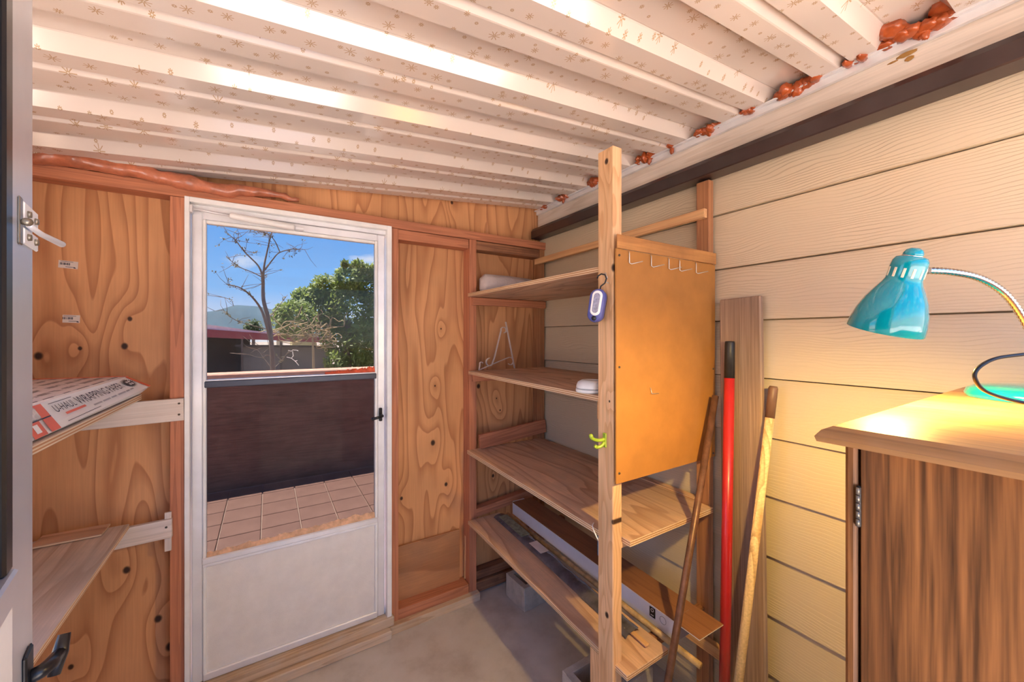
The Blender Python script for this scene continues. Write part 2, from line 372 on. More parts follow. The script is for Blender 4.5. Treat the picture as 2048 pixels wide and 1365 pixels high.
# ceiling: one object per roof panel, slope along x
ceil = empty('ceiling', (0, 0, 2.45), 'corrugated cream metal roof underside printed with small gold starbursts', 'ceiling', kind='structure')
PROF = [(0, .036), (.024, .0), (.030, 0), (.088, 0), (.094, .016), (.102, .018), (.118, .001), (.122, 0), (.183, 0), (.205, .034), (.215, .036), (.307, .036), (.312, .0385), (.315, .036)]
def zc(x): return 2.45 + .095 * x
for k in range(-6, 5):  # last panels overhang the storm door unseen, added to block the sun
    y0 = -.79 + .315 * k
    bm = bmesh.new(); rows = []
    xs = [-.012, -1.2, -2.45, -3.1]
    for up in (0, .004):
        for xx in xs: rows.append([bm.verts.new((xx, y0 + py_, zc(xx) + pz + up)) for py_, pz in PROF])
    n = len(xs)
    for g in (0, n):
        for i in range(n - 1):
            for j in range(len(PROF) - 1): bm.faces.new((rows[g + i][j], rows[g + i][j + 1], rows[g + i + 1][j + 1], rows[g + i + 1][j]))
    for a, b_ in ((0, n), (n - 1, 2 * n - 1)):
        for j in range(len(PROF) - 1): bm.faces.new((rows[a][j], rows[a][j + 1], rows[b_][j + 1], rows[b_][j]))
    mobj('roof_panel', bm, M_ceil, ceil)

# back wall
wb = empty('wall_back', (-1.1, .1, 0), 'plywood and stud back wall around the storm door', 'wall', kind='structure')
Y0, YP = 0.0, .089
def panel(x0, x1, z0, z1, kn, seed, y=YP):
    cx_, cz_ = (x0 + x1) / 2, (z0 + z1) / 2
    # local X = world z, local Y = world x
    m = plywall('plywood face', [(kz - cz_, kx - cx_, r) for kx, kz, r in kn], seed)
    return bx('plywood_panel', x0, x1, y, y + .014, z0, z1, m, wb, 'z')
panel(-2.45, -1.905, .0, 2.50, [(-2.085, 1.657, .011), (-2.101, 1.544, .015), (-2.229, 1.537, .009), (-2.339, 1.51, .017), (-2.095, .619, .017), (-1.997, .38, .018), (-1.958, .245, .022), (-2.254, .29, .012)], 1.3)
panel(-1.905, -.41, 2.13, 2.50, [(-.65, 2.40, .012)], 4.1)
panel(-.405, .06, 2.13, 2.50, [], 6.4)
panel(-1.04, -.53, 0, 2.13, [(-.771, .953, .019), (-.688, .69, .014), (-.758, 1.29, .007), (-.958, .664, .012), (-.72, 1.63, .006)], 8.8)
panel(-.53, .06, 0, 2.13, [(-.469, 1.268, .017), (-.363, .68, .013), (-.337, 1.18, .006), (-.31, 1.10, .007)], 12.9)
bx('header', -2.45, .005, Y0, .085, 2.17, 2.218, M_stud, wb, 'x')
bx('header_block', -1.0, -.578, Y0 + .004, .085, 2.112, 2.167, M_stud, wb, 'x')
bx('header_block', -.525, -.055, Y0 + .006, .085, 2.112, 2.165, M_plate, wb, 'x')
bx('stud', -1.945, -1.897, Y0, .085, .07, 2.168, M_stud, wb, 'z')
bx('stud', -1.037, -1.0, Y0, .085, .045, 2.168, M_stud, wb, 'z')
bx('stud', -.575, -.528, Y0, .085, .045, 2.168, M_stud, wb, 'z')
bx('stud', -.052, -.014, Y0, .085, .045, 2.168, M_rpost, wb, 'z')
bx('stud', -2.449, -2.41, Y0, .085, .045, 2.168, M_stud, wb, 'z')
bx('sole_plate', -1.0, -.58, -.002, .085, .045, .10, M_stud, wb, 'x')
bx('sole_plate', -1.06, -.52, -.035, .06, .0, .045, M_sill, wb, 'x')
bx('sole_plate', -2.45, -1.90, -.02, .085, .0, .045, M_plate, wb, 'x')
plank('blocking', (-.525, .035, .505), (-.06, .035, .545), .05, .05, (0, 0, 1), M_stud, wb)
bx('blocking', -.52, -.06, .02, .085, .012, .075, M_plate, wb, 'x')
bx('blocking', -.515, -.22, .03, .085, .085, .135, M_plate, wb, 'x')
bx('patch_board', -.985, -.607, .068, .083, .085, .405, M_patch, wb, 'x')
plank('wood_wedge', (-.568, .06, .10), (-.562, .06, .36), .03, .012, (1, 0, 0), M_batten, wb)

# right wall: lap siding
wr = empty('wall_right', (0.02, -1.2, 0), 'tan embossed lap siding wall of the house', 'wall', kind='structure')
bm = bmesh.new(); add_box(bm, (.045, -1.2, 1.25), (.05, 2.75, 2.5)); mobj('sheathing', bm, plain('tan sheathing', (.42, .31, .20), .9), wr)
zs = [.10, .321, .542, .7625, .987, 1.207, 1.428, 1.650, 1.865, 2.093, 2.31]
zs = [-.02] + zs
A_y = AX['y']
for i in range(len(zs) - 1):
    z0, z1 = zs[i], zs[i + 1]; hh = z1 - z0
    bm = bmesh.new()
    # local X along world y; local Y = -world x ; local Z = world z (A_y maps x->y, y->-x)
    L2 = 1.27
    prof = [(.0, -hh / 2), (-.018, -hh / 2), (-.018, hh / 2 + .0), (-.010, hh / 2 + .012), (-.006, hh / 2 + .012)]
    prof = [(.012, -hh / 2), (-.016, -hh / 2), (-.016, hh / 2 + .02), (.002, hh / 2 + .02)]
    a = [bm.verts.new((-L2, -p, q)) for p, q in [(-.012, -hh / 2), (.018, -hh / 2), (.018, hh / 2 - .005), (.001, hh / 2 - .005)]]
    b_ = [bm.verts.new((L2, v.co.y, v.co.z)) for v in a]
    bm.faces.new(a); bm.faces.new(b_[::-1])
    for j in range(4): bm.faces.new((a[j], a[(j + 1) % 4], b_[(j + 1) % 4], b_[j]))
    mobj('siding_board', bm, M_siding, wr, Matrix.Translation((0, -1.2, (z0 + z1) / 2)) @ A_y)
bx('frieze_board', -.016, .02, -2.45, .075, 2.30, 2.53, M_pale, wr, 'y')
# brown beam (open channel with lip)
bm = bmesh.new()
bp_ = [(-.014, 2.243), (-.086, 2.243), (-.089, 2.247), (-.089, 2.292), (-.075, 2.312), (-.062, 2.316), (-.014, 2.316)]
prism(bm, [(x_, .05, z_) for x_, z_ in bp_], (0, -2.5, 0))
o = mobj('trim_1', bm, M_brownmetal); tag(o, 'dark brown metal beam running along the siding under the roof', 'beam', kind='structure')
t2 = empty('trim_2', (-.02, -1.2, 2.44), 'pale aluminium channel between the roof and the house wall', 'flashing', kind='structure')
bx('flashing', -.034, -.017, -2.45, .07, 2.418, 2.447, M_alu, t2, 'y')
bx('flashing_lip', -.050, -.034, -2.45, .07, 2.440, 2.447, M_alu, t2, 'y')

# left wall (window opening added for daylight) and front wall (doorway widened for daylight)
wl = empty('wall_left', (-2.47, -1.2, 0), 'plywood left wall with a wide window opening added for daylight', 'wall', kind='structure')
for (y0, y1, z0, z1) in ((-2.40, .1, 0, .95), (-2.40, -2.3, .95, 2.21), (-.75, .1, .95, 2.21), (-2.3, -.75, 2.08, 2.21)):
    bx('plywood_panel', -2.47, -2.452, y0, y1, z0, z1, plywall('plywood side', [], y0 + z0), wl, 'z')
wf = empty('wall_front', (-1.2, -2.42, 0), 'front wall framing beside the doorway, widened to let daylight in', 'wall', kind='structure')
bx('plywood_panel', -2.45, -1.70, -2.42, -2.40, 0, 2.2, plywall('plywood front', [], 3.3), wf, 'z')
bx('header', -2.45, .0, -2.46, -2.42, 2.10, 2.19, M_stud, wf, 'x')

# ================================================================== door_1: the closed storm door
d1 = empty('door_1', (-1.47, .03, .08), 'white aluminium storm door with two glass panes and a kick panel', 'door', kind='structure')
for a in ((-1.896, -1.879, -.018, .07, .085, 2.172), (-1.064, -1.040, -.018, .07, .055, 2.172)): bx('jamb', *a, M_white, d1, 'z')
bx('head_jamb', -1.879, -1.064, -.018, .07, 2.150, 2.172, M_white, d1, 'x')
bx('head_stop', -1.879, -1.064, .012, .07, 2.128, 2.150, M_alu, d1, 'x')
bx('stile', -1.876, -1.838, .012, .042, .095, 2.125, M_alu, d1, 'z', .004)
bx('stile_inner', -1.838, -1.826, .006, .040, .125, 2.09, M_white, d1, 'z', .003)
bx('stile', -1.108, -1.070, .012, .042, .095, 2.125, M_alu, d1, 'z', .004)
bx('stile_inner', -1.121, -1.108, .006, .040, .125, 2.09, M_white, d1, 'z', .003)
bx('top_rail', -1.838, -1.108, .012, .042, 2.088, 2.125, M_alu, d1, 'x', .004)
bx('top_bead', -1.826, -1.121, .006, .040, 2.074, 2.088, M_white, d1, 'x', .003)
bx('middle_rail', -1.832, -1.115, .000, .040, 1.362, 1.390, M_darkrail, d1, 'x', .003)
bx('middle_bead', -1.826, -1.121, .004, .040, 1.390, 1.396, M_alu, d1, 'x')
bx('lower_rail', -1.842, -1.106, .000, .042, .600, .628, M_alu, d1, 'x', .005)
bx('lower_rail_bead', -1.838, -1.108, .004, .042, .588, .600, M_alu, d1, 'x', .002)
bx('bottom_rail', -1.838, -1.108, .006, .042, .095, .128, M_alu, d1, 'x', .004)
bx('upper_pane', -1.826, -1.121, .022, .026, 1.395, 2.075, M_pane, d1, 'x', 0)
bx('lower_pane', -1.826, -1.121, .022, .026, .627, 1.363, M_pane2, d1, 'x', 0)
def glass_twig():
    bm = bmesh.new()
    for path in (((950, 545), (985, 555), (1000, 540), (1055, 545)), ((998, 556), (1005, 605), (985, 630), (935, 618)), ((985, 630), (1030, 665), (1065, 708)), ((1025, 660), (1050, 655)), ((1030, 540), (1060, 552))):
        tube_bm(bm, [pt(400 + cx_ / 5.39, 600 + cy_ / 5.39, .0205) for cx_, cy_ in path], .0013, 6)
    return bm
mobj('paint_splash', glass_twig(), M_white, d1)
M_kick = plain('perforated kick panel', (.80, .75, .70), .45, .1, noise_amt=.05, bump=.3, bscale=420)
bx('kick_panel', -1.838, -1.108, .018, .024, .125, .592, M_kick, d1, 'x', 0)
cl = mobj('door_closer', (lambda b: (tube_bm(b, [(-1.742, -.020, 2.113), (-1.735, -.02, 2.1128), (-1.50, -.02, 2.098), (-1.493, -.02, 2.0975)], [.010, .0135, .0135, .010], 14), b)[1])(bmesh.new()), M_white, d1, None, True)
tube('closer_rod', [(-1.875, -.018, 2.122), (-1.742, -.02, 2.113)], .005, M_alu, cl)
bx('closer_bracket', -1.878, -1.868, -.03, .012, 2.105, 2.136, M_alu, cl)
bx('closer_bracket', -1.492, -1.455, -.028, .014, 2.089, 2.101, M_alu, cl)
lt = bx('latch_plate', -1.102, -1.086, -.004, .012, 1.135, 1.205, M_black, d1, 'z', .003)
tube('latch_lever', [(-1.092, -.004, 1.168), (-1.094, -.035, 1.168), (-1.108, -.046, 1.166), (-1.150, -.050, 1.160)], [.008, .008, .007, .008], M_black, lt)
bx('strike_plate', -1.068, -1.0635, -.03, .010, 1.135, 1.21, M_alu, d1, 'z')
bx('threshold', -1.90, -1.03, -.03, .085, .045, .093, M_sill, d1, 'x', .004)
bx('threshold_plate', -1.93, -1.05, -.06, .02, .0, .045, M_sill, d1, 'x', .004)

# ================================================================== door_2: the open storm door at the left edge
E = Vector((-1.784, -1.580, 0)); dr = Vector((.162, -.987, 0)).normalized()
M2 = Matrix.Translation(E) @ Matrix((dr, Vector((0, 0, 1)).cross(dr), Vector((0, 0, 1)))).transposed().to_4x4()
d2 = empty('door_2', (0, 0, 0), 'open aluminium storm door seen edge-on in the left foreground', 'door', kind='structure', M=M2)
def d2box(name, x0, x1, y0, y1, z0, z1, m, par=None, bev=.002):
    bm = bmesh.new(); add_box(bm, ((x0 + x1) / 2, (y0 + y1) / 2, (z0 + z1) / 2), (x1 - x0, y1 - y0, z1 - z0), bev=bev)
    return mobj(name, bm, m, par or d2, M2)
# local +y points to the room side that faces the camera (towards +x)
M_alug = alu('dull grey aluminium', (.62, .62, .66), .35, .5)
d2box('stile', 0, .066, -.030, .0, .06, 2.12, M_alug)
d2box('stile', .694, .76, -.030, .0, .06, 2.12, M_alug)
d2box('top_rail', .066, .694, -.030, .0, 2.07, 2.12, M_alug)
d2box('middle_rail', .066, .694, -.030, .004, 1.375, 1.40, M_alug)
d2box('lower_panel', .066, .694, -.022, -.014, .12, 1.28, M_kick)
d2box('white_rail', .072, .694, -.026, .002, 1.28, 1.375, M_white)
d2box('bottom_rail', .066, .694, -.030, .0, .06, .12, M_alug)
d2box('dark_pane', .066, .694, -.020, -.016, 1.40, 2.07, M_paneD)
d2box('glazing_gasket', .066, .085, -.028, .001, 1.40, 2.07, M_black)
hb = d2box('latch_bracket', -.006, .040, .0, .0022, 1.6825, 1.700, M_white, None, .001)
d2box('latch_bracket_lower', -.006, .040, .0, .0022, 1.664, 1.678, M_white, hb, .001)
M_brass = plain('tarnished steel', (.30, .26, .20), .35, .8)
d2box('latch_spine', .040, .050, .0, .0015, 1.662, 1.702, M_brass, hb, .001)
def d2tube(name, pts, r, m, par):
    bm = bmesh.new(); tube_bm(bm, pts, r, 12); return mobj(name, bm, m, par, M2, True)
d2tube('latch_bolt', [(.030, .003, 1.681), (.0, .005, 1.680), (-.034, .013, 1.678), (-.038, .013, 1.678)], [.0022, .0025, .003, .002], M_alu, hb)
d2tube('latch_knob', [(.044, .002, 1.681), (.048, .005, 1.681), (.050, .006, 1.681)], [.002, .0035, .003], M_brass, hb)
for (sx_, sz_) in ((.030, 1.691), (.006, 1.690), (.030, 1.671), (.006, 1.671)):
    d2tube('screw', [(sx_, .002, sz_), (sx_, .0045, sz_)], [.0032, .0026], M_brass, hb)
hd = d2box('handle_plate', .014, .038, .0, .003, 1.258, 1.310, M_black, None, .002)
d2tube('handle_lever', [(.026, .002, 1.285), (.022, .009, 1.285), (.010, .012, 1.282), (-.010, .015, 1.279)], [.006, .006, .006, .005], M_black, hd)
d2tube('handle_grip', [(-.004, .012, 1.262), (-.010, .015, 1.278), (-.017, .017, 1.292)], [.0045, .006, .0045], M_black, hd)
d2tube('screw', [(.026, .003, 1.268), (.026, .006, 1.268)], [.003, .0025], M_alu, hd)

# ================================================================== right shelf unit
su = empty('shelf_unit', (-.3, -.6, 0), 'wooden shelf unit of four plywood shelves in the far corner', 'shelf unit')
bx('post', -.600, -.556, -1.173, -1.100, 0, 2.24, M_post, su, 'z', .003)
bx('post', -.052, -.019, -1.183, -1.127, 0, 2.236, M_rpost, su, 'z', .002)
plank('shelf_board', (-.302, .004, 1.832), (-.302, -1.092, 1.828), .565, .020, (1, 0, 0), M_shelf, su)
plank('shelf_board', (-.302, -.004, 1.368), (-.302, -1.094, 1.358), .565, .020, (1, 0, 0), M_shelf, su)
# shelf 3 is notched around the post
bm = bmesh.new()
s3 = [(-.590, .0), (-.020, .0), (-.020, -1.12), (-.055, -1.12), (-.055, -1.19), (-.020, -1.19), (-.020, -1.205), (-.552, -1.205), (-.552, -1.096), (-.590, -1.096)]
s3 = [(-.590, .0), (-.058, .0), (-.058, -1.205), (-.552, -1.205), (-.552, -1.096), (-.590, -1.096)]
prism(bm, [(y_, -(x_), -.01) for x_, y_ in s3], (0, 0, .02))
o3 = mobj('shelf_board', bm, M_shelf, su, Matrix.Translation((0, 0, .893)) @ Matrix.Rotation(math.radians(.9), 4, 'X') @ AX['y'])
bx('shelf_filler', -.058, -.019, -1.12, -.002, .875, .893, M_shelf, su, 'y')
plank('shelf_board', (-.482, -.010, .474), (-.482, -1.225, .446), .215, .020, (1, 0, 0), M_shelf, su)
bx('ledger', -.562, -.019, -.022, -.001, 1.772, 1.818, M_stud, su, 'x')
bx('ledger', -.560, -.06, -.020, -.001, 1.312, 1.356, M_stud, su, 'x')
plank('ledger', (-.515, -.014, .945), (-.022, -.014, .985), .085, .022, (0, 0, 1), M_stud, su)
plank('cleat', (-.575, -1.085, 1.812), (-.05, -1.085, 1.812), .045, .02, (0, 0, 1), M_batten, su)
plank('cleat', (-.58, -1.085, 1.325), (-.05, -1.085, 1.325), .085, .02, (0, 0, 1), M_batten, su)
bx('cleat', -.556, -.052, -1.17, -1.13, .845, .866, M_post, su, 'x')
bx('crossbar', -.37, -.019, -1.165, -1.13, .415, .449, M_plate, su, 'x')
bx('crossbar', -.37, -.019, -.22, -.18, .415, .449, M_plate, su, 'x')
plank('cleat', (-.068, -1.06, .318), (-.068, -1.26, .318), .045, .03, (0, 0, 1), M_batten, su)
bx('leg', -.590, -.568, -1.098, -1.05, 0, .437, M_post, su, 'z')
plank('wall_batten', (-.066, .03, 2.085), (-.066, -1.178, 2.095), .038, .022, (0, 0, 1), M_batten, su)
M_hs = wood('stained strip', (.50, .235, .075), (.30, .12, .04), rings=6, sc=(.6, 10, 10), contrast=.5, stain=(.26, .11, .04))
hp = bx('hardboard_panel', -.604, -.021, -1.191, -1.185, 1.085, 1.882, M_hard, su, 'z', 0)
bx('panel_strip', -.604, -.021, -1.197, -1.1915, 1.883, 1.93, M_hs, su, 'x')
M_wire = plain('zinc wire', (.70, .66, .58), .3, .8)
for hx in (-.545, -.43, -.33, -.265, -.16):
    tube('wire_hook', [(hx, -1.193, 1.878), (hx, -1.196, 1.872), (hx, -1.196, 1.838), (hx + .006, -1.200, 1.834), (hx + .034, -1.225, 1.842)], .0016, M_wire, hp, 6)
tube('wire_hook', [(-.43, -1.192, 1.40), (-.43, -1.198, 1.378), (-.40, -1.205, 1.378)], .0014, M_wire, hp, 6)
M_nail = plain('nail head', (.10, .08, .06), .5, .5)
for (nx, nz_) in ((-.59, 1.12), (-.59, 1.48), (-.035, 1.45), (-.59, 1.86), (-.035, 1.10)):
    tube('nail', [(nx, -1.190, nz_), (nx, -1.1935, nz_)], .004, M_nail, hp, 8)

# ================================================================== left wall shelves
ls = empty('wall_shelf', (-2.2, -.5, 1.21), 'upper grey plywood shelf on the left holding a paper carton', 'shelf', 'left wall shelves')
plank('shelf_board', (-2.235, -.002, 1.342), (-2.235, -1.5, 1.336), .41, .022, (1, 0, 0), M_shelfg, ls)
lg = plank('ledger', (-2.40, -.012, 1.272), (-1.897, -.012, 1.281), .092, .020, (0, 0, 1), M_whitewood, ls)
for dz in (-.022, .024): tube('nail', [(-1.912, -.022, 1.283 + dz), (-1.912, -.0245, 1.283 + dz)], .004, M_nail, lg, 8)
ls2 = empty('wall_shelf', (-2.2, -.5, .75), 'lower bare plywood shelf on the left beside the doorway', 'shelf', 'left wall shelves')
plank('shelf_board', (-2.255, -.02, .838), (-2.255, -1.5, .812), .385, .018, (1, 0, 0), M_shelfg, ls2)
lg2 = plank('ledger', (-2.40, -.012, .788), (-1.935, -.012, .796), .076, .020, (0, 0, 1), M_whitewood, ls2)
bx('ledger_cleat', -1.960, -1.938, -.010, -.002, .70, .86, M_whitewood, ls2, 'z')
tube('nail', [(-1.952, -.022, .805), (-1.952, -.0245, .805)], .004, M_nail, lg2, 8)
plank('shelf_offcut', (-2.12, -.05, .852), (-2.30, -.05, .852), .10, .008, (0, 1, 0), M_shelf, ls2)

# ================================================================== cabinet
M_oak = wood('dark oak veneer', (.27, .105, .030), (.075, .028, .010), rings=6, sc=(.5, 6.0, 6.0), rnd=False, seed=2.2, contrast=.6, grain=.6, rough=.42)
M_oaktop = wood('worn oak top', (.42, .19, .058), (.25, .10, .03), rings=10, sc=(.6, 9.0, 9.0), rnd=False, seed=5.2, contrast=.6, grain=.2, rough=.34, stain=(.38, .23, .12))
cb_ = empty('cabinet', (-.52, -2.13, 0), 'dark oak veneer cabinet carrying the lamp', 'cabinet')
CX0, CX1, CY0, CY1 = -.930, -.12, -1.909, -2.36
bx('side_panel', CX0 + .018, CX1, CY0 - .018, CY0, .02, 1.438, M_oak, cb_, 'z')
bx('side_panel', CX0 + .018, CX1, CY1, CY1 + .018, .02, 1.438, M_oak, cb_, 'z')
bx('back_panel', CX1 - .012, CX1, CY1 + .018, CY0 - .018, .02, 1.438, M_oak, cb_, 'z')
bx('base', CX0 + .05, CX1, CY1 + .02, CY0 - .02, 0, .08, M_oak, cb_, 'x')
bx('stile', CX0 - .002, CX0 + .016, CY0 - .0135, CY0, .02, 1.438, M_oak, cb_, 'z', .005)
bx('stile', CX0 - .002, CX0 + .016, CY1, CY1 + .0135, .02, 1.438, M_oak, cb_, 'z', .005)
dk = bx('door', CX0, CX0 + .018, CY1 + .018, CY0 - .0165, .09, 1.436, M_oak, cb_, 'z', .001)
hg = bx('hinge', CX0 - .004, CX0 + .002, CY0 - .0175, CY0 - .0125, 1.33, 1.385, M_black, dk, 'z')
for i in range(5): tube('hinge_knuckle', [(CX0 - .004, CY0 - .015, 1.332 + i * .0106), (CX0 - .004, CY0 - .015, 1.341 + i * .0106)], .0024, M_brass, dk, 8)
bm = bmesh.new()
tx0, tx1, ty0, ty1 = -.957, -.10, -1.886, -2.385
prof = [(-.0, 1.440), (-.002, 1.447), (.004, 1.456), (.014, 1.462)]
rings = []
for off, z_ in prof: rings.append([bm.verts.new(p) for p in ((tx0 + off, ty0 - off, z_), (tx1, ty0 - off, z_), (tx1, ty1 + off, z_), (tx0 + off, ty1 + off, z_))])
bm.faces.new(rings[0][::-1]); bm.faces.new(rings[-1])
for a, b_ in zip(rings, rings[1:]):
    for j in range(4): bm.faces.new((a[j], a[(j + 1) % 4], b_[(j + 1) % 4], b_[j]))
ob = mobj('top', bm, M_oaktop, cb_)
# let the top's grain run along y
ob.data.transform(AX['y'].inverted()); ob.matrix_basis = AX['y']; WM[ob.name] = AX['y'].copy()

# ================================================================== desk lamp
M_teal = plain('teal enamel', (.0, .29, .35), .12, noise_amt=.02, coat=.8)
M_chrome = plain('chrome', (.78, .75, .72), .15, 1.0, noise_amt=.05)
M_slot = plain('cream shade lining', (.85, .78, .58), .5)
lp = empty('desk_lamp', (-.33, -2.035, 1.462), 'teal gooseneck desk lamp glowing on the cabinet', 'lamp')
rimc = pf(1768, 661, .72)
axis = Vector((math.cos(YAW), -math.sin(YAW), 0)) * .09 + Vector((0, 0, 1)) * .973; axis -= Vector((math.sin(YAW), math.cos(YAW), 0)) * .30; axis.normalize()
Zr = axis; Xr = Vector((math.cos(YAW), -math.sin(YAW), 0)); Xr = (Xr - Zr * Xr.dot(Zr)).normalized(); Yr = Zr.cross(Xr)
ML = Matrix.Translation(rimc) @ Matrix((Xr, Yr, Zr)).transposed().to_4x4() @ Matrix.Diagonal((.74, .74, .88, 1))
bm = bmesh.new()
outer = [(.0735, 0), (.0740, .002), (.0725, .018), (.0675, .040), (.0580, .065), (.0465, .085), (.0375, .099), (.0335, .108), (.0330, .120), (.0335, .134), (.0325, .144), (.0285, .151), (.020, .154), (0, .1545)]
inner = [(0, .150), (.024, .148), (.030, .140), (.031, .108), (.044, .084), (.056, .063), (.066, .038), (.0712, .016), (.0722, .0015), (.0735, 0)]
lathe(bm, outer, 40); shade = mobj('shade', bm, M_teal, lp, ML, True)
bm = bmesh.new(); lathe(bm, inner, 40); mobj('shade_lining', bm, M_slot, shade, ML, True)
bm = bmesh.new(); lathe(bm, [(0, .154), (.0185, .1545), (.0185, .159), (.015, .166), (.008, .1695), (0, .170)], 28); mobj('knob', bm, M_teal, shade, ML, True)
bm = bmesh.new(); lathe(bm, [(.0165, .1535), (.0195, .1540), (.0195, .1550), (.0165, .1556)], 28); mobj('knob_ring', bm, M_chrome, shade, ML, True)
for k in range(12):
    a = 2 * math.pi * k / 12 + .13
    bm = bmesh.new(); add_box(bm, (0, 0, 0), (.0016, .0052, .0185), bev=.0005)
    mobj('vent_slot', bm, M_slot, shade, ML @ Matrix.Rotation(a, 4, 'Z') @ Matrix.Translation((.0332, 0, .121)))  # pale boxes paint the lamplight showing through the slots
m_, t_, b_ = mat('lit bulb'); b_.inputs['Base Color'].default_value = (1, .85, .6, 1); b_.inputs['Emission Color'].default_value = (1, .72, .36, 1); b_.inputs['Emission Strength'].default_value = 30
bm = bmesh.new(); lathe(bm, [(0, .040), (.012, .042), (.021, .052), (.023, .064), (.019, .078), (.013, .092), (.013, .128), (0, .13)], 20); mobj('bulb', bm, m_, lp, ML, True)
LAMP_W = 45.0
ll = bpy.data.lights.new('lamp_light', 'POINT'); ll.energy = LAMP_W; ll.color = (1.0, .68, .20); ll.shadow_soft_size = .022
lo = bpy.data.objects.new('lamp_light', ll); link(lo, lp, ML @ Matrix.Translation((0, 0, .028)))
neck = spline([pf(1832, 541, .72), pf(1900, 544, .722), pf(1960, 557, .728), pf(2010, 588, .733), pf(2048, 640, .738), pf(2078, 705, .742), Vector((-.345, -2.035, 1.535)), Vector((-.34, -2.038, 1.475))], 17)
bm = bmesh.new(); tube_bm(bm, neck, [.0048 if i % 2 else .0068 for i in range(len(neck))], 12); mobj('gooseneck', bm, M_chrome, lp, None, True)
tube('neck_collar', [pf(1820, 541, .72), pf(1832, 541, .72), pf(1856, 541.6, .72)], [.006, .0068, .0068], M_chrome, lp, 14)
bm = bmesh.new(); lathe(bm, [(.108, 0), (.110, .006), (.106, .016), (.094, .023), (.05, .027), (.012, .029), (0, .029)], 44); mobj('base', bm, M_teal, lp, Matrix.Translation((-.335, -2.035, 1.4625)), True)
cord = spline([pf(2120, 700, .60), pf(2048, 709, .60), pf(1990, 718, .60), pf(1955, 738, .60), pf(1951, 760, .60), pf(1975, 785, .60), pf(2048, 806, .60), pf(2150, 816, .58)], 8)
tube('power_cord', cord, .0027, M_black, lp, 8)

# ================================================================== things on and by the right shelves
o = mobj('brown_pole', (lambda b: (tube_bm(b, [(-.075, -1.225, 1.345), (-.625, -1.31, 0.01)], [.0125, .0125], 14), b)[1])(bmesh.new()), plain('rusty brown pole', (.16, .075, .045), .4, .2, noise_amt=.4, nscale=30), None, None, True)
tag(o, 'thin rusty brown pole leaning against the hardboard panel', 'pole')
for i in range(2): pass
rp = empty('red_pole', (-.21, -1.327, 0), 'thick red pole with black grip leaning on the grey plank', 'pole')
a_, b2 = Vector((-.085, -1.288, 1.565)), Vector((-.215, -1.335, 0))
def along(a, b, s): return a + (b - a) * s
M_red = plain('red enamel', (.46, .016, .016), .35, noise_amt=.08, coat=.3)
tube('shaft', [along(a_, b2, .088), along(a_, b2, .985)], [.0185, .0185], M_red, rp, 20)
tube('grip', [along(a_, b2, 0), along(a_, b2, .004), along(a_, b2, .09)], [.016, .0175, .0188], M_grip, rp, 20)
tube('tape_band', [along(a_, b2, .815), along(a_, b2, .855)], [.0212, .0212], M_grip, rp, 20)
tube('foot', [along(a_, b2, .855), along(a_, b2, 1)], [.0195, .0195], plain('grey tube end', (.22, .19, .18), .5, .3), rp, 20)
yp = empty('wooden_pole', (-.29, -1.38, 0), 'worn yellow wooden pole with brown tip leaning beside the red pole', 'pole')
a_, b2 = Vector((-.055, -1.428, 1.405)), Vector((-.30, -1.385, 0.0))
tube('shaft', [along(a_, b2, .075), along(a_, b2, 1)], .0145, wood('worn yellow wood', (.82, .60, .31), (.42, .22, .08), rings=14, sc=(10, 10, .6), contrast=.7, grain=.2, stain=(.70, .48, .24)), yp, 14)
tube('tip', [along(a_, b2, 0), along(a_, b2, .006), along(a_, b2, .08)], [.012, .0155, .0155], plain('brown plastic tip', (.17, .085, .05), .45), yp, 14)
# grey composite plank
M_comp = wood('grey brown composite', (.34, .23, .16), (.21, .135, .092), rings=5, sc=(.12, 60, 60), contrast=.6, grain=.18, rough=.7)
o = plank('composite_plank', (-.035, -1.302, 1.735), (-.095, -1.352, .012), .155, .024, (0, -1, .03), M_comp, None, .004)
tag(o, 'grey-brown composite deck plank standing against the tan siding', 'plank')

# items on the lowest shelf
o = plank('brown_laminate_board', (-.238, -.06, .5475), (-.268, -1.325, .5355), .142, .006, (1, 0, 0), wood('brown laminate', (.30, .135, .065), (.19, .08, .04), rings=7, sc=(.5, 9, 4), contrast=.5, grain=.1, rough=.35, edge=((.8, .76, .7), (.75, .7, .64)), thick=.05))
tag(o, 'long brown laminate board lying on the white carton', 'board')
M_carton = plain('white glossy carton', (.76, .76, .82), .3, noise_amt=.04)
wc = empty('white_carton', (-.255, -.6, .45), 'long white carton with small black symbols on the lowest shelf', 'carton')
def yrot(x0, x1, z0, z1, ya, yb, dx):  # slightly skewed long box
    bm = bmesh.new()
    A = [(x0, ya, z0 + .012), (x1, ya, z0 + .012), (x1, ya, z1 + .012), (x0, ya, z1 + .012)]; B = [(x0 + dx, yb, z0), (x1 + dx, yb, z0), (x1 + dx, yb, z1), (x0 + dx, yb, z1)]
    a = [bm.verts.new(p) for p in A]; b = [bm.verts.new(p) for p in B]
    bm.faces.new(a[::-1]); bm.faces.new(b)
    for j in range(4): bm.faces.new((a[j], a[(j + 1) % 4], b[(j + 1) % 4], b[j]))
    return bm
mobj('carton_body', yrot(-.288, -.205, .450, .530, -.03, -1.215, -.03), M_carton, wc)
mobj('end_cap', yrot(-.316, -.238, .455, .528, -1.2155, -1.222, 0), plain('grey end cap', (.35, .33, .34), .4), wc)
bx('symbol_square', -.3178, -.3165, -1.125, -1.098, .478, .516, M_black, wc)
tube('symbol_ring', [(-.3178 + 0, -1.160 + .014 * math.cos(i * .5236), .495 + .014 * math.sin(i * .5236)) for i in range(13)], .0008, plain('grey print', (.35, .35, .38), .5), wc, 5)
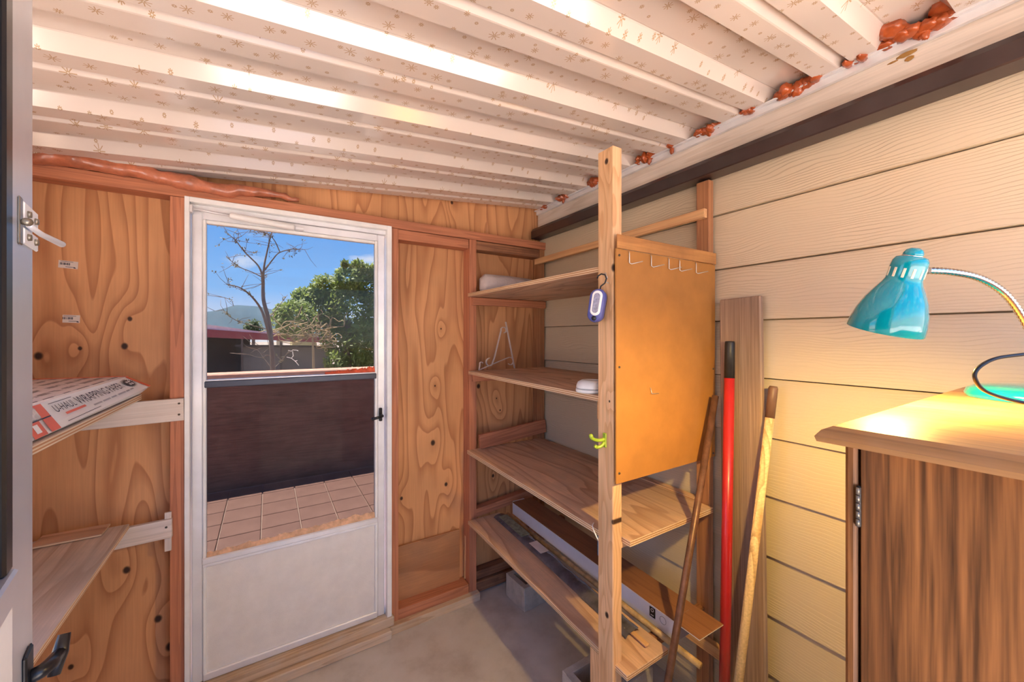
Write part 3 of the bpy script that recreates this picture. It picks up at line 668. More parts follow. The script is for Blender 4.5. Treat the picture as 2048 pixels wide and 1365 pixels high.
tube('symbol_ring', [(-.3172 - .001, -1.1115 + .006 * math.cos(i * .5236), .506 + .006 * math.sin(i * .5236)) for i in range(13)], .0011, M_white, wc, 5)
tube('symbol_bar', [(-.3186, -1.118, .487), (-.3186, -1.105, .487)], .0012, M_white, wc, 5)
o = tube('bamboo_rod', [(-.338, -.05, .478), (-.345, -.65, .470), (-.352, -1.335, .4625)], [.0115, .012, .0115], plain('varnished bamboo', (.42, .27, .12), .4, noise_amt=.4, nscale=25), None, 12)
tag(o, 'long varnished bamboo rod beside the white carton', 'rod')
pk = empty('clear_package', (-.42, -.6, .47), 'clear plastic sleeve of dark strips lying on the lowest shelf', 'package')
M_film = plain('shiny dark film', (.10, .095, .11), .12, noise_amt=.5, nscale=16, bump=.6, bscale=22, coat=.6)
bm = bmesh.new(); random.seed(4); rows = []
for i in range(41):
    s = i / 40; yy = -.06 - 1.06 * s; xm = -.402 - .034 * s; zz = .4885 - .0245 * s
    rows.append([bm.verts.new((xm + .040 * q, yy, zz + h + (random.uniform(0, .006) if h > .004 else 0))) for q, h in ((-1, 0), (-.7, .007), (-.2, .012), (.3, .010), (.75, .007), (1, 0))])
for a, b in zip(rows, rows[1:]):
    for j in range(5): bm.faces.new((a[j], a[j + 1], b[j + 1], b[j]))
mobj('sleeve', bm, M_film, pk, None, True)
M_paper = plain('printed paper', (.72, .64, .60), .5, noise_amt=.12)
plank('paper_label', (-.412, -.43, .497), (-.416, -.54, .495), .050, .001, (1, 0, 0), M_paper, pk, 0)
plank('printed_card', (-.402, -.10, .506), (-.409, -.36, .499), .058, .001, (1, 0, 0), plain('green leaf print', (.20, .24, .19), .35, noise_amt=.6, nscale=40), pk, 0)
o = plank('wood_stir', (-.432, -.98, .472), (-.438, -1.185, .467), .020, .008, (1, 0, 0), M_batten, None); tag(o, 'small pale wooden stick at the front of the lowest shelf', 'stick')

# concrete blocks
def block(name, c, sz, rz, label, holes=2):
    bm = bmesh.new(); L, W, H = sz; t_ = .032
    add_box(bm, (0, -W / 2 + t_ / 2, H / 2), (L, t_, H), bev=.003); add_box(bm, (0, W / 2 - t_ / 2, H / 2), (L, t_, H), bev=.003)
    for i in range(holes + 1):
        xx = -L / 2 + t_ / 2 + (L - t_) * i / holes
        add_box(bm, (xx, 0, H / 2), (t_, W - 2 * t_ + .004, H - .001))
    o = mobj(name, bm, M_block, None, Matrix.Translation(c) @ Matrix.Rotation(rz, 4, 'Z')); return tag(o, label, 'block', 'concrete blocks under the shelves')
block('concrete_block', (-.265, -.165, 0), (.19, .19, .135), .05, 'small hollow concrete block on the floor below the lowest shelf, near the wall', 1)
block('concrete_block', (-.39, -.945, 0), (.34, .19, .19), 0.0, 'long hollow concrete block on the floor under the front of the shelves', 2)

# scroll bracket on second shelf
M_wbr = plain('white wire metal', (.66, .56, .50), .45, .1)
sb = empty('scroll_bracket', (-.40, -.03, 1.38), 'white metal scroll bracket standing on the second shelf', 'bracket')
yb_ = -.028
def strip(name, pts, par): 
    bm = bmesh.new(); pts = [Vector(p) for p in pts]; n = len(pts); rows = []
    for i, p in enumerate(pts):
        t = (pts[min(i + 1, n - 1)] - pts[max(i - 1, 0)]).normalized(); nrm = Vector((-t.z, 0, t.x)) * .0018
        rows.append([bm.verts.new(p + nrm + Vector((0, .007, 0))), bm.verts.new(p + nrm - Vector((0, .007, 0))), bm.verts.new(p - nrm - Vector((0, .007, 0))), bm.verts.new(p - nrm + Vector((0, .007, 0)))])
    for a, b in zip(rows, rows[1:]):
        for j in range(4): bm.faces.new((a[j], a[(j + 1) % 4], b[(j + 1) % 4], b[j]))
    bm.faces.new(rows[0]); bm.faces.new(rows[-1][::-1])
    return mobj(name, bm, M_wbr, par)
def curl(cx_, cz_, r, a0, a1, n=10, r1=None):
    r1 = r1 or r
    return [(cx_ + (r + (r1 - r) * i / n) * math.cos(a0 + (a1 - a0) * i / n), yb_, cz_ + (r + (r1 - r) * i / n) * math.sin(a0 + (a1 - a0) * i / n)) for i in range(n + 1)]
strip('upright', [(-.272, yb_, 1.382), (-.338, yb_, 1.675)], sb)
strip('base_bar', [(-.525, yb_, 1.382), (-.40, yb_, 1.425), (-.315, yb_, 1.452)] + curl(-.305, 1.425, .028, 1.7, -2.4, 10, .018), sb)
strip('brace', curl(-.452, 1.428, .024, 1.6, 5.3, 12) + [(-.42, yb_, 1.45), (-.372, yb_, 1.62)] + curl(-.352, 1.622, .022, 2.7, -1.4, 10, .016), sb)
strip('end_curl', [(-.525, yb_, 1.382), (-.52, yb_, 1.41)] + curl(-.51, 1.42, .010, 2.8, .2, 6), sb)
# bubble-wrap bundle on top shelf
M_bub = plain('bubble wrap', (.62, .52, .48), .3, noise_amt=.1, bump=.8, bscale=70)
bm = bmesh.new(); add_box(bm, (-.31, .045 - .06, 1.842 + .06), (.40, .085, .125), bev=.03)
bmesh.ops.subdivide_edges(bm, edges=bm.edges[:], cuts=1, use_grid_fill=True)
for v in bm.verts: v.co.z += .006 * noise.noise(v.co * 9); v.co.z = max(v.co.z, 1.8435); v.co.z -= .035 * max(0, (v.co.x + .35)) if v.co.z > 1.9 else 0
o = mobj('bubble_wrap_bundle', bm, M_bub, None, None, True); tag(o, 'bundle of bubble wrap lying on the top shelf', 'packaging')
# smoke detector
sd = empty('smoke_detector', (-.535, -1.035, 1.370), 'round white smoke detector lying on the second shelf', 'smoke detector')
MS = Matrix.Translation((-.536, -1.000, 1.3695))
bm = bmesh.new(); lathe(bm, [(0, 0), (.058, 0), (.060, .004), (.060, .011), (.056, .013)], 32); mobj('base_plate', bm, M_white, sd, MS, True)
bm = bmesh.new(); lathe(bm, [(.054, .013), (.058, .016), (.058, .024), (.052, .038), (.038, .046), (.022, .047), (.020, .044), (0, .044)], 32); mobj('cover', bm, M_white, sd, MS, True)
bm = bmesh.new(); lathe(bm, [(.0545, .0125), (.0572, .013), (.0572, .0155), (.0545, .016)], 32); mobj('seam', bm, plain('grey seam', (.25, .24, .24), .6), sd, MS, True)
# work light hanging on the post
wlg = empty('work_light', (-.62, -1.12, 1.64), 'small blue work light hanging by a black hook on the post', 'work light')
M_blue = plain('blue rubber', (.085, .095, .32), .4)
def capsule(name, W, H, D, m, par, M, off=0):
    bm = bmesh.new(); out = []
    for k in range(28):
        a = 2 * math.pi * k / 28; cx_ = W * math.cos(a); cz_ = W * math.sin(a) + (H - W if math.sin(a) >= 0 else -(H - W)); out.append((cx_, cz_))
    rows = [[bm.verts.new((x_ * s, y_, z_ * (1 - (1 - s) * .6))) for x_, z_ in out] for y_, s in ((-D, .80), (-D * .75, .95), (-D * .2, 1), (D * .5, .97), (D, .84))]
    for a, b in zip(rows, rows[1:]):
        for j in range(28): bm.faces.new((a[j], a[(j + 1) % 28], b[(j + 1) % 28], b[j]))
    bm.faces.new(rows[0][::-1]); bm.faces.new(rows[-1])
    return mobj(name, bm, m, par, M, True)
# local -y = front of the light, facing the camera and turned left
MW = Matrix.Translation((-.640, -1.138, 1.690)) @ Matrix.Rotation(math.radians(-58), 4, 'Z') @ Matrix.Rotation(math.radians(9), 4, 'Y')
body = capsule('body', .028, .058, .018, M_blue, wlg, MW)
capsule('back_shell', .0265, .056, .008, M_black, wlg, MW @ Matrix.Translation((0, .018, 0)))
capsule('lens_frame', .018, .043, .003, M_white, wlg, MW @ Matrix.Translation((0, -.0175, .008)))
capsule('lens', .0105, .034, .002, plain('led window', (.28, .27, .36), .15, noise_amt=.4, nscale=120), wlg, MW @ Matrix.Translation((0, -.0205, .008)))
bm = bmesh.new(); tube_bm(bm, [(0, -.017, -.044), (0, -.0225, -.044)], [.0085, .0075], 14); mobj('switch', bm, M_black, wlg, MW, True)
bm = bmesh.new(); tube_bm(bm, [(0, .004, .056), (.001, .004, .068), (.013, .004, .080), (.016, .004, .096), (.009, .004, .108), (-.004, .004, .110), (-.014, .004, .102), (-.0155, .004, .093)], .0026, 8); mobj('hook', bm, M_black, wlg, MW, True)
o = tube('wire_loop', [(-.606, -1.128, 1.80), (-.6035, -1.142, 1.806), (-.6035, -1.15, 1.79), (-.6035, -1.142, 1.775), (-.606, -1.158, 1.768)], .002, M_wire, wlg, 6)
# green hook
gh = empty('coat_hook', (-.605, -1.13, 1.2), 'lime green double coat hook screwed to the post', 'hook')
M_lime = plain('lime enamel', (.30, .42, .03), .2, coat=.5)
bm = bmesh.new(); add_box(bm, (-.603, -1.137, 1.222), (.006, .016, .05), bev=.002); mobj('back_plate', bm, M_lime, gh)
tube('upper_prong', spline([(-.604, -1.137, 1.225), (-.628, -1.130, 1.223), (-.650, -1.124, 1.232), (-.656, -1.122, 1.247)], 5), [.006] * 10 + [.0065, .007, .0075, .008, .007, .004], M_lime, gh)
tube('lower_prong', spline([(-.604, -1.137, 1.215), (-.618, -1.135, 1.203), (-.634, -1.130, 1.200), (-.642, -1.128, 1.207)], 5), [.006] * 10 + [.006, .006, .0065, .007, .006, .004], M_lime, gh)
# blue tag and white tie on shelf 3
o = bx('blue_tag', -.588, -.575, -1.092, -1.085, .79, .862, plain('blue plastic', (.01, .22, .48), .4), None, 'z', .003); tag(o, 'small blue plastic tag hanging under the third shelf', 'tag')
o = tube('white_tie', spline([(-.560, -1.04, .884), (-.592, -1.065, .888), (-.602, -1.094, .868), (-.594, -1.099, .850)], 5), .0022, M_white, None, 6); tag(o, 'white plastic cable tie around the corner of the third shelf', 'cable tie')

# ================================================================== paper carton on the left shelf, with lettering
M_cwhite = plain('white paper', (.88, .86, .85), .55, noise_amt=.03)
M_ink = plain('dark ink', (.06, .055, .07), .6)
M_orange = plain('orange print', (.78, .16, .08), .5, noise_amt=.06)
M_topprint = None
def top_print():
    m, t, b = mat('printed carton top'); L = t.links; b.inputs['Roughness'].default_value = .5
    co = N(t, 'ShaderNodeTexCoord'); sp = N(t, 'ShaderNodeSeparateXYZ'); L.new(co.outputs['Object'], sp.inputs[0])
    row = mth(t, 'LESS_THAN', mth(t, 'FRACT', mth(t, 'MULTIPLY', sp.outputs['X'], 24.0)), .42)
    mp_ = N(t, 'ShaderNodeMapping'); mp_.inputs['Scale'].default_value = (24, 30, 1); L.new(co.outputs['Object'], mp_.inputs[0])
    n = N(t, 'ShaderNodeTexNoise', ins={'Scale': 1.0, 'Detail': 2.0}); L.new(mp_.outputs[0], n.inputs['Vector'])
    w_ = mth(t, 'GREATER_THAN', n.outputs['Fac'], .46)
    mm = N(t, 'ShaderNodeMixRGB'); L.new(mth(t, 'MULTIPLY', mth(t, 'MULTIPLY', row, w_), .8), mm.inputs[0]); mm.inputs[1].default_value = (.72, .66, .66, 1); mm.inputs[2].default_value = (.12, .11, .13, 1)
    L.new(mm.outputs[0], b.inputs['Base Color']); return m
pc = empty('paper_carton', (-2.2, -.45, 1.35), 'crumpled white and orange wrapping paper carton on the upper left shelf', 'carton')
zb = 1.3535
V = {'A': (-2.040, -.85, zb), 'T': (-2.000, -.020, 1.386), 'TB': (-2.030, -.020, zb + .004), 'At': (-2.068, -.85, 1.422), 'Tt': (-2.055, -.085, 1.431), 'Bt': (-2.40, -.85, 1.425), 'Ct': (-2.40, -.06, 1.433), 'B': (-2.40, -.85, zb), 'Cb': (-2.40, -.06, zb)}
V = {k: Vector(v) for k, v in V.items()}
bm = bmesh.new(); q = {k: bm.verts.new(v) for k, v in V.items()}
for f_ in (('A', 'T', 'Tt', 'At'), ('A', 'TB', 'T'), ('At', 'Tt', 'Ct', 'Bt'), ('A', 'At', 'Bt', 'B'), ('TB', 'Cb', 'Ct', 'Tt', 'T'), ('B', 'Bt', 'Ct', 'Cb'), ('A', 'B', 'Cb', 'TB')): bm.faces.new([q[k] for k in f_])
mobj('carton_body', bm, M_cwhite, pc)
up_ = Vector((0, 0, .0012))
def quadpart(name, pts, m, d, par=pc):
    bm = bmesh.new(); prism(bm, pts, d); return mobj(name, bm, m, par)
quadpart('printed_top', [V['At'] + (V['Bt'] - V['At']) * .04, V['Tt'] + (V['Ct'] - V['Tt']) * .06 - Vector((0, .02, 0)), V['Ct'] - Vector((0, .02, 0)), V['Bt']], top_print(), up_)
quadpart('orange_edge', [V['Tt'] + Vector((.002, -.012, .001)), V['Ct'] + Vector((0, -.012, .001)), V['Ct'] + Vector((0, .004, .001)), V['Tt'] + Vector((.004, .004, .001))], M_orange, up_)
# frame of the front face: origin lower near corner, u along the length, v up the face
fA, fT, fTt, fAt = V['A'], V['T'], V['Tt'], V['At']
def fp(u, v, off=.0012):
    a = fA + (fT - fA) * u; b = fAt + (fTt - fAt) * u
    nrm = (fT - fA).cross(fAt - fA).normalized()
    if nrm.x < 0: nrm = -nrm
    return a + (b - a) * v + nrm * off
def facequad(name, u0, u1, v0, v1, m, off=.0012):
    n = 8; bm = bmesh.new(); g = [[bm.verts.new(fp(u0 + (u1 - u0) * i / n, v, off)) for v in (v0, v1)] for i in range(n + 1)]
    for a, b in zip(g, g[1:]): bm.faces.new((a[0], b[0], b[1], a[1]))
    return mobj(name, bm, m, pc)
facequad('orange_band', .115, .165, .0, .98, M_orange)
facequad('orange_label', .03, .095, .0, .50, M_orange)
facequad('white_arrow', .050, .075, .12, .40, M_cwhite, .002)
facequad('orange_corner', .965, 1.0, .0, 1.0, M_orange)
facequad('orange_underline', .245, .385, .34, .43, M_orange)
facequad('rule_line', .20, .36, .88, .90, M_ink)
facequad('rule_line', .22, .46, .10, .12, M_ink)
facequad('torn_flap', .02, .112, .55, .90, plain('torn paper', (.62, .58, .58), .7, noise_amt=.3, nscale=60), .003)
facequad('torn_edge', .02, .16, .48, .52, M_ink, .003)
def lettering(txt, u0, u1, v0, v1, m, name='lettering'):
    cu = bpy.data.curves.new('txt', 'FONT'); cu.body = txt
    tmp = bpy.data.objects.new('txt', cu); C.objects.link(tmp)
    dg = bpy.context.evaluated_depsgraph_get(); me = bpy.data.meshes.new_from_object(tmp.evaluated_get(dg)); bpy.data.objects.remove(tmp)
    xs_ = [v.co.x for v in me.vertices]; ys_ = [v.co.y for v in me.vertices]; x0, x1, y0, y1 = min(xs_), max(xs_), min(ys_), max(ys_)
    for v in me.vertices:
        v.co = fp(u0 + (u1 - u0) * (v.co.x - x0) / (x1 - x0), v0 + (v1 - v0) * (v.co.y - y0) / (y1 - y0), .0018)
    me.name = name; me.materials.clear(); me.materials.append(m)
    return link(bpy.data.objects.new(name, me), pc)
lettering('U-HAUL', .205, .345, .52, .80, M_ink)
lettering('WRAPPING PAPER', .36, .80, .48, .84, M_ink)
random.seed(2)
for (u0, u1, v_) in ((.43, .50, .27), (.51, .58, .27), (.59, .64, .27), (.66, .74, .27), (.75, .79, .27), (.80, .84, .28)):
    facequad('small_print', u0, u1, v_ - .035, v_ + .035, plain('grey small print', (.42, .41, .44), .6), .0015)
bm = bmesh.new(); cs = []
for i in range(44):
    rr = (.085 if i % 2 else .048 + .012 * random.random()); a = 2 * math.pi * i / 44
    cs.append(bm.verts.new(fp(.89 + rr * .80 * math.cos(a), .62 + rr * 3.6 * math.sin(a), .0022)))
bm.faces.new(cs); mobj('starburst_print', bm, M_ink, pc)
for (du, dv) in ((-.014, .08), (.014, .08), (-.014, -.08), (.014, -.08)): facequad('starburst_window', .89 + du - .010, .89 + du + .010, .62 + dv - .05, .62 + dv + .05, M_cwhite, .003)

# barcode stickers on the plywood
for (x0, x1, z0, z1, tilt, lab) in ((-2.287, -2.234, 1.850, 1.879, -.05, 'upper of two white barcode stickers on the left plywood'), (-2.276, -2.229, 1.638, 1.668, -.02, 'lower of two white barcode stickers on the left plywood')):
    st = empty('barcode_sticker', ((x0 + x1) / 2, YP - .001, z0), lab, 'sticker', 'barcode stickers on the plywood')
    cxx, czz = (x0 + x1) / 2, (z0 + z1) / 2
    MT = Matrix.Translation((cxx, YP - .0008, czz)) @ Matrix.Rotation(-tilt, 4, 'Y')
    bm = bmesh.new(); add_box(bm, (0, 0, 0), (x1 - x0, .0008, z1 - z0)); mobj('paper', bm, plain('label paper', (.72, .62, .55), .6, noise_amt=.04), st, MT)
    random.seed(int(z0 * 100)); bm = bmesh.new(); xx = -.022
    while xx < .004:
        wd = random.choice((.0008, .0014, .002)); add_box(bm, (xx, -.0007, .002), (wd, .0006, .009)); xx += wd + random.choice((.0008, .0014))
    mobj('barcode', bm, M_ink, st, MT)
    bm = bmesh.new(); add_box(bm, (.006, -.0007, -.009), (.026, .0006, .002)); add_box(bm, (-.004, -.0007, .011), (.034, .0006, .0016)); add_box(bm, (.018, -.0007, -.0115), (.006, .0006, .003)); mobj('print', bm, M_ink, st, MT)

# ================================================================== expanding foam
def foam_tube(name, pts, rads, seed, label, m=M_foam, flat=1.0):
    bm = bmesh.new(); P = spline(pts, 7); n = len(P); R_ = []
    for i in range(n):
        t = i / (n - 1) * (len(rads) - 1); a = int(min(t, len(rads) - 2)); R_.append(rads[a] + (rads[a + 1] - rads[a]) * (t - a))
    tube_bm(bm, P, R_, 12)
    for v in bm.verts:
        k = noise.noise_vector(v.co * 22 + Vector((seed, 0, 0))) * .010 + noise.noise_vector(v.co * 55 + Vector((0, seed, 0))) * .004
        v.co += k * min(1, max(R_) / .02)
    o = mobj(name, bm, m, None, None, True); return tag(o, label, 'foam sealant')
def foam_blob(name, blobs, seed, label, m=M_foam):
    bm = bmesh.new()
    for (c, s) in blobs:
        r = bmesh.ops.create_icosphere(bm, subdivisions=3, radius=1.0)
        for v in r['verts']:
            n_ = v.co.normalized(); k = 1 + .28 * noise.noise(n_ * 1.9 + Vector((seed, s[0] * 50, 0))) + .10 * noise.noise(n_ * 5 + Vector((0, seed, 0)))
            v.co = Vector((n_.x * s[0] * k, n_.y * s[1] * k, n_.z * s[2] * k)) + Vector(c)
    o = mobj(name, bm, m, None, None, True); return tag(o, label, 'foam sealant')
foam_tube('foam_bead', [(-2.33, -.012, 2.232), (-2.24, -.02, 2.246), (-2.15, -.022, 2.243), (-2.05, -.02, 2.240), (-1.95, -.018, 2.232), (-1.86, -.014, 2.226), (-1.77, -.008, 2.222), (-1.68, -.002, 2.237), (-1.58, 0.004, 2.244), (-1.47, .008, 2.234)],
          [.030, .034, .030, .027, .028, .030, .025, .022, .017, .009], 3.1, 'long wavy orange foam bead above the storm door header', plain('pale salmon foam', (.50, .165, .085), .3, noise_amt=.35, nscale=18, bump=.3, bscale=45, coat=.3))
fb = [((-.05, -1.80, 2.492), ((.035, .075, .026), (.03, .03, .022)), 'largest glossy orange foam lump at the top right of the roof edge'),
      ((-.045, -1.665, 2.478), ((.016, .028, .014),), 'thin orange foam smear between the two largest foam lumps at the roof edge'),
      ((-.045, -1.495, 2.482), ((.026, .060, .022),), 'wide flat orange foam lump, second from the right along the roof edge'),
      ((-.042, -1.335, 2.474), ((.014, .022, .016),), 'small orange foam lump right of the pair above the rear post'),
      ((-.042, -1.175, 2.482), ((.024, .052, .020),), 'orange foam lump on the roof edge above the rear shelf post'),
      ((-.040, -1.00, 2.474), ((.014, .022, .018),), 'small dripping orange foam lump right of the front shelf post top'),
      ((-.042, -.86, 2.482), ((.022, .050, .020), (.012, .02, .012)), 'ragged orange foam lump just right of the front shelf post'),
      ((-.040, -.50, 2.478), ((.020, .040, .022),), 'orange foam lump half hidden left of the front shelf post'),
      ((-.040, -.23, 2.458), ((.020, .040, .024),), 'amber orange foam lump hanging on the flashing near the back corner'),
      ((-.030, -.03, 2.440), ((.016, .035, .020), (.010, .012, .03)), 'small orange foam lump in the back corner of the roof')]
for i, (c, ss, lab) in enumerate(fb):
    bl = []; rnd = random.Random(i + 3); big = ss[0][1] > .035; L_ = ss[0][1]
    n_ = 9 if big else 4
    for j in range(n_):
        q_ = (j / (n_ - 1) - .5) * 2
        hgt = (.024 if big else .015) * (1 - .55 * abs(q_)) * rnd.uniform(.75, 1.2)
        bl.append(((-.030 - rnd.uniform(.0, .022), c[1] + q_ * L_ * .95, 2.466 - (.008 if big else .012) - rnd.uniform(0, .012)), (rnd.uniform(.018, .030), L_ * (.30 if big else .5) * rnd.uniform(.8, 1.3), hgt)))
    if i in (0, 5, 6, 8): bl.append(((-.044, c[1] + rnd.uniform(-.5, .5) * L_, 2.432), (.008, .010, .020)))
    if i == 0: bl.append(((-.075, c[1] + .05, 2.468), (.034, .030, .022))); bl.append(((-.06, c[1] - .07, 2.472), (.03, .05, .02)))
    foam_blob('foam_lump', bl, i * 2.7, lab)['group'] = 'orange foam lumps along the roof edge'

u_ = Vector((-.0175, -1.765, 2.410))
foam_blob('foam_smear', [(u_, (.0012, .022, .007)), (u_ + Vector((0, -.006, -.016)), (.0012, .010, .007)), (u_ + Vector((0, .03, -.006)), (.001, .012, .003))], 9.3, 'flat amber foam smear on the pale board under the largest foam lump', plain('amber foam smear', (.34, .17, .04), .6))

# ================================================================== OUTSIDE
bm = bmesh.new(); add_box(bm, (-2, -7.2, -.11), (14, 9.2, .10)); tag(mobj('bounce_slab', bm, concrete_mat('pale bounce concrete', (.55, .48, .41), (.62, .54, .47), (.68, .60, .52), sc=.8)), 'unseen pale concrete slab added to bounce light through the open doorway', 'bounce_slab', kind='structure')  # unseen pale slab added to bounce warm light into the room
M_soil = concrete_mat('dry yard soil', (.20, .15, .11), (.25, .19, .14), (.30, .24, .18), sc=.6)
bm = bmesh.new(); add_box(bm, (0, 10, -.26), (260, 260, .2)); tag(mobj('yard_ground', bm, M_soil), 'dry sandy yard ground outside the shed', 'ground', kind='structure')
pa = empty('patio', (-1.5, 1.6, -.13), 'red tiled patio outside the storm door', 'patio', kind='structure')
bm = bmesh.new(); add_box(bm, (-1.3, 1.62, -.135), (3.6, 3.1, .05)); mobj('mortar_bed', bm, plain('grey mortar', (.30, .20, .16), .8), pa)
M_tile = concrete_mat('red patio tile', (.135, .058, .04), (.17, .078, .055), (.20, .098, .07), sc=4)
tile_me = None
for i in range(12):
    for j in range(10):
        cx_, cy_ = -3.0 + i * .30, .26 + j * .30
        if tile_me is None:
            bm = bmesh.new(); add_box(bm, (0, 0, 0), (.289, .289, .02), bev=.003)
            ob = mobj('tile', bm, M_tile, pa, Matrix.Translation((cx_, cy_, -.105))); tile_me = ob.data
        else: link(bpy.data.objects.new('tile', tile_me), pa, Matrix.Translation((cx_, cy_, -.105)))
gw = empty('garden_wall', (-1.3, 3.3, -.16), 'low brown garden wall with red coping beyond the patio', 'wall')
def streak():
    return wood('rough brown render', (.30, .14, .10), (.16, .08, .06), rings=10, sc=(.6, 9, 9), contrast=.6, grain=.3, rough=.8)
bx('wall_body', -6, 5, 3.30, 3.48, -.16, 1.10, streak(), gw, 'x', .005)
bx('coping', -6, 5, 3.25, 3.53, 1.10, 1.165, plain('red coping', (.46, .22, .14), .7, noise_amt=.2), gw, 'x', .012)
# crumbling foam along the panes
rnd = random.Random(8)
def crumble(name, x0, x1, z0, h0, h1, m, label):
    bm = bmesh.new(); n = 60; a = []; 
    for i in range(n + 1):
        s = i / n; hh = (h0 + (h1 - h0) * s) * (.65 + .6 * abs(noise.noise(Vector((s * 14, z0 * 7, 0)))) + .25 * rnd.random())
        a.append([bm.verts.new((x0 + (x1 - x0) * s, .0215, z0)), bm.verts.new((x0 + (x1 - x0) * s, .0215, z0 + hh)), bm.verts.new((x0 + (x1 - x0) * s, .016, z0 + hh * .75)), bm.verts.new((x0 + (x1 - x0) * s, .006, z0))])
    for p, q_ in zip(a, a[1:]):
        for j in range(4): bm.faces.new((p[j], p[(j + 1) % 4], q_[(j + 1) % 4], q_[j]))
    bm.faces.new(a[0]); bm.faces.new(a[-1][::-1])
    o = mobj(name, bm, m); return tag(o, label, 'foam sealant')
crumble('foam_strip', -1.825, -1.122, .6285, .016, .030, M_foamtan, 'crumbly tan foam strip along the bottom of the lower door pane')
crumble('foam_strip', -1.36, -1.122, 1.397, .012, .028, plain('red foam', (.62, .10, .04), .6, noise_amt=.3, nscale=30, bump=.5), 'red foam strip at the bottom right of the upper door pane')

# far ridge
M_mtn = plain('hazy ridge', (.030, .060, .082), .95, noise_amt=.25, nscale=.02)
bm = bmesh.new(); YM = 620
ridge = [(-350, 655), (-150, 640), (0, 646), (120, 632), (250, 640), (330, 628), (413, 624), (445, 618), (470, 611), (495, 612), (520, 614), (560, 622), (640, 630), (760, 640), (900, 650)]
tops = [pt(px, py, YM) for px, py in ridge]; a = []
for i, p in enumerate(spline(tops, 5)):
    nz_ = noise.noise(Vector((i * .5, 0, 0))) * 3
    a.append([bm.verts.new((p.x, YM - 140, -2)), bm.verts.new((p.x + 6, YM - 60, p.z * .55 + nz_)), bm.verts.new((p.x, YM, p.z)), bm.verts.new((p.x, YM + 200, -2))])
for p, q_ in zip(a, a[1:]):
    for j in range(3): bm.faces.new((p[j], q_[j], q_[j + 1], p[j + 1]))
o = mobj('mountain', bm, M_mtn, None, None, True); tag(o, 'blue-grey mountain ridge on the horizon', 'mountain')

# neighbour house with flat white roof and red fascia, grey wall below
nh = empty('neighbour_house', pt(540, 700, 14) * 1.0, 'neighbour carport with red fascia and white roof edge', 'house')
YH = 14.0
M_fas = plain('dull red fascia', (.30, .055, .06), .6, noise_amt=.1)
def facade(name, pxs, y, thick, m, par):
    bm = bmesh.new(); prism(bm, [pt(px, py, y) for px, py in pxs], (0, thick, 0)); return mobj(name, bm, m, par)
facade('fascia', [(0, 628), (673, 678), (673, 687), (0, 656)], YH, .15, M_fas, nh)
facade('roof', [(0, 606), (413, 649), (508, 662), (673, 677), (673, 679), (0, 629)], YH + .2, 5.0, plain('white roof', (.78, .70, .62), .8), nh)
facade('wall', [(482, 693), (665, 693), (665, 770), (482, 770)], YH + .3, .2, plain('grey fence panel', (.20, .17, .15), .8, noise_amt=.08), nh)
facade('bay_shade', [(0, 650), (500, 677), (500, 770), (0, 770)], YH + 2.0, .2, plain('painted carport shade', (.05, .05, .05), .9, noise_amt=.3), nh)  # dark sheet paints the shade under the carport roof
facade('wall_cap', [(470, 690), (668, 692), (668, 696), (470, 694)], YH + .2, .2, plain('dark cap', (.07, .06, .06), .7), nh)
for pxx in (400, 482, 560, 660): facade('post', [(pxx, 672), (pxx + 4, 672), (pxx + 4, 770), (pxx, 770)], YH + .05, .12, plain('dark post', (.10, .07, .06), .8), nh)
fh = empty('far_house', pt(600, 700, 24), 'pale yellow house glimpsed under the red fascia', 'house')
facade('wall', [(553, 680), (566, 680), (566, 745), (553, 745)], 24, .3, plain('cream wall', (.66, .56, .38), .8), fh)
facade('wall', [(585, 680), (632, 680), (632, 745), (585, 745)], 24.2, 3, plain('yellow wall', (.50, .40, .17), .8), fh)
facade('eave', [(503, 678), (555, 673), (555, 676), (503, 681)], 23.5, .5, plain('bright eave', (.8, .7, .55), .8), fh)
facade('gable', [(535, 668), (560, 650), (600, 655), (600, 668)], 24.5, .4, plain('tan gable', (.50, .42, .34), .8), fh)

# trees
M_bark = plain('grey brown bark', (.17, .115, .085), .9, noise_amt=.3, nscale=20)
def leaf_mat(name, a, b_):
    m, t, bs = mat(name); L = t.links; bs.inputs['Roughness'].default_value = .55
    co = N(t, 'ShaderNodeTexCoord'); n = N(t, 'ShaderNodeTexNoise', ins={'Scale': 1.4, 'Detail': 4.0}); L.new(co.outputs['Object'], n.inputs['Vector'])
    r = N(t, 'ShaderNodeValToRGB'); L.new(n.outputs['Fac'], r.inputs[0]); r.color_ramp.elements[0].position = .3; r.color_ramp.elements[0].color = a + (1,); r.color_ramp.elements[1].position = .7; r.color_ramp.elements[1].color = b_ + (1,)
    L.new(r.outputs[0], bs.inputs['Base Color'])
    out = t.nodes['Material Output']; tl = N(t, 'ShaderNodeBsdfTranslucent'); L.new(r.outputs[0], tl.inputs[0]); ms = N(t, 'ShaderNodeMixShader'); ms.inputs[0].default_value = .5
    L.new(bs.outputs[0], ms.inputs[1]); L.new(tl.outputs[0], ms.inputs[2]); L.new(ms.outputs[0], out.inputs[0]); return m
M_leaf = leaf_mat('olive leaves', (.14, .20, .035), (.32, .37, .08))
def leaves(bm, c, s, n, size, rg, shell=.55):
    for _ in range(n):
        d = Vector((rg.gauss(0, 1), rg.gauss(0, 1), rg.gauss(0, 1))).normalized() * (shell + (1 - shell) * rg.random())
        p = Vector((c[0] + d.x * s[0], c[1] + d.y * s[1], c[2] + d.z * s[2]))
        a = Vector((rg.gauss(0, 1), rg.gauss(0, 1), rg.gauss(0, 1))).normalized(); b = a.orthogonal().normalized(); w_ = size * rg.uniform(.6, 1.3)
        poly(bm, [p - a * w_, p + b * w_ * .45, p + a * w_, p - b * w_ * .45])
rg = random.Random(5)
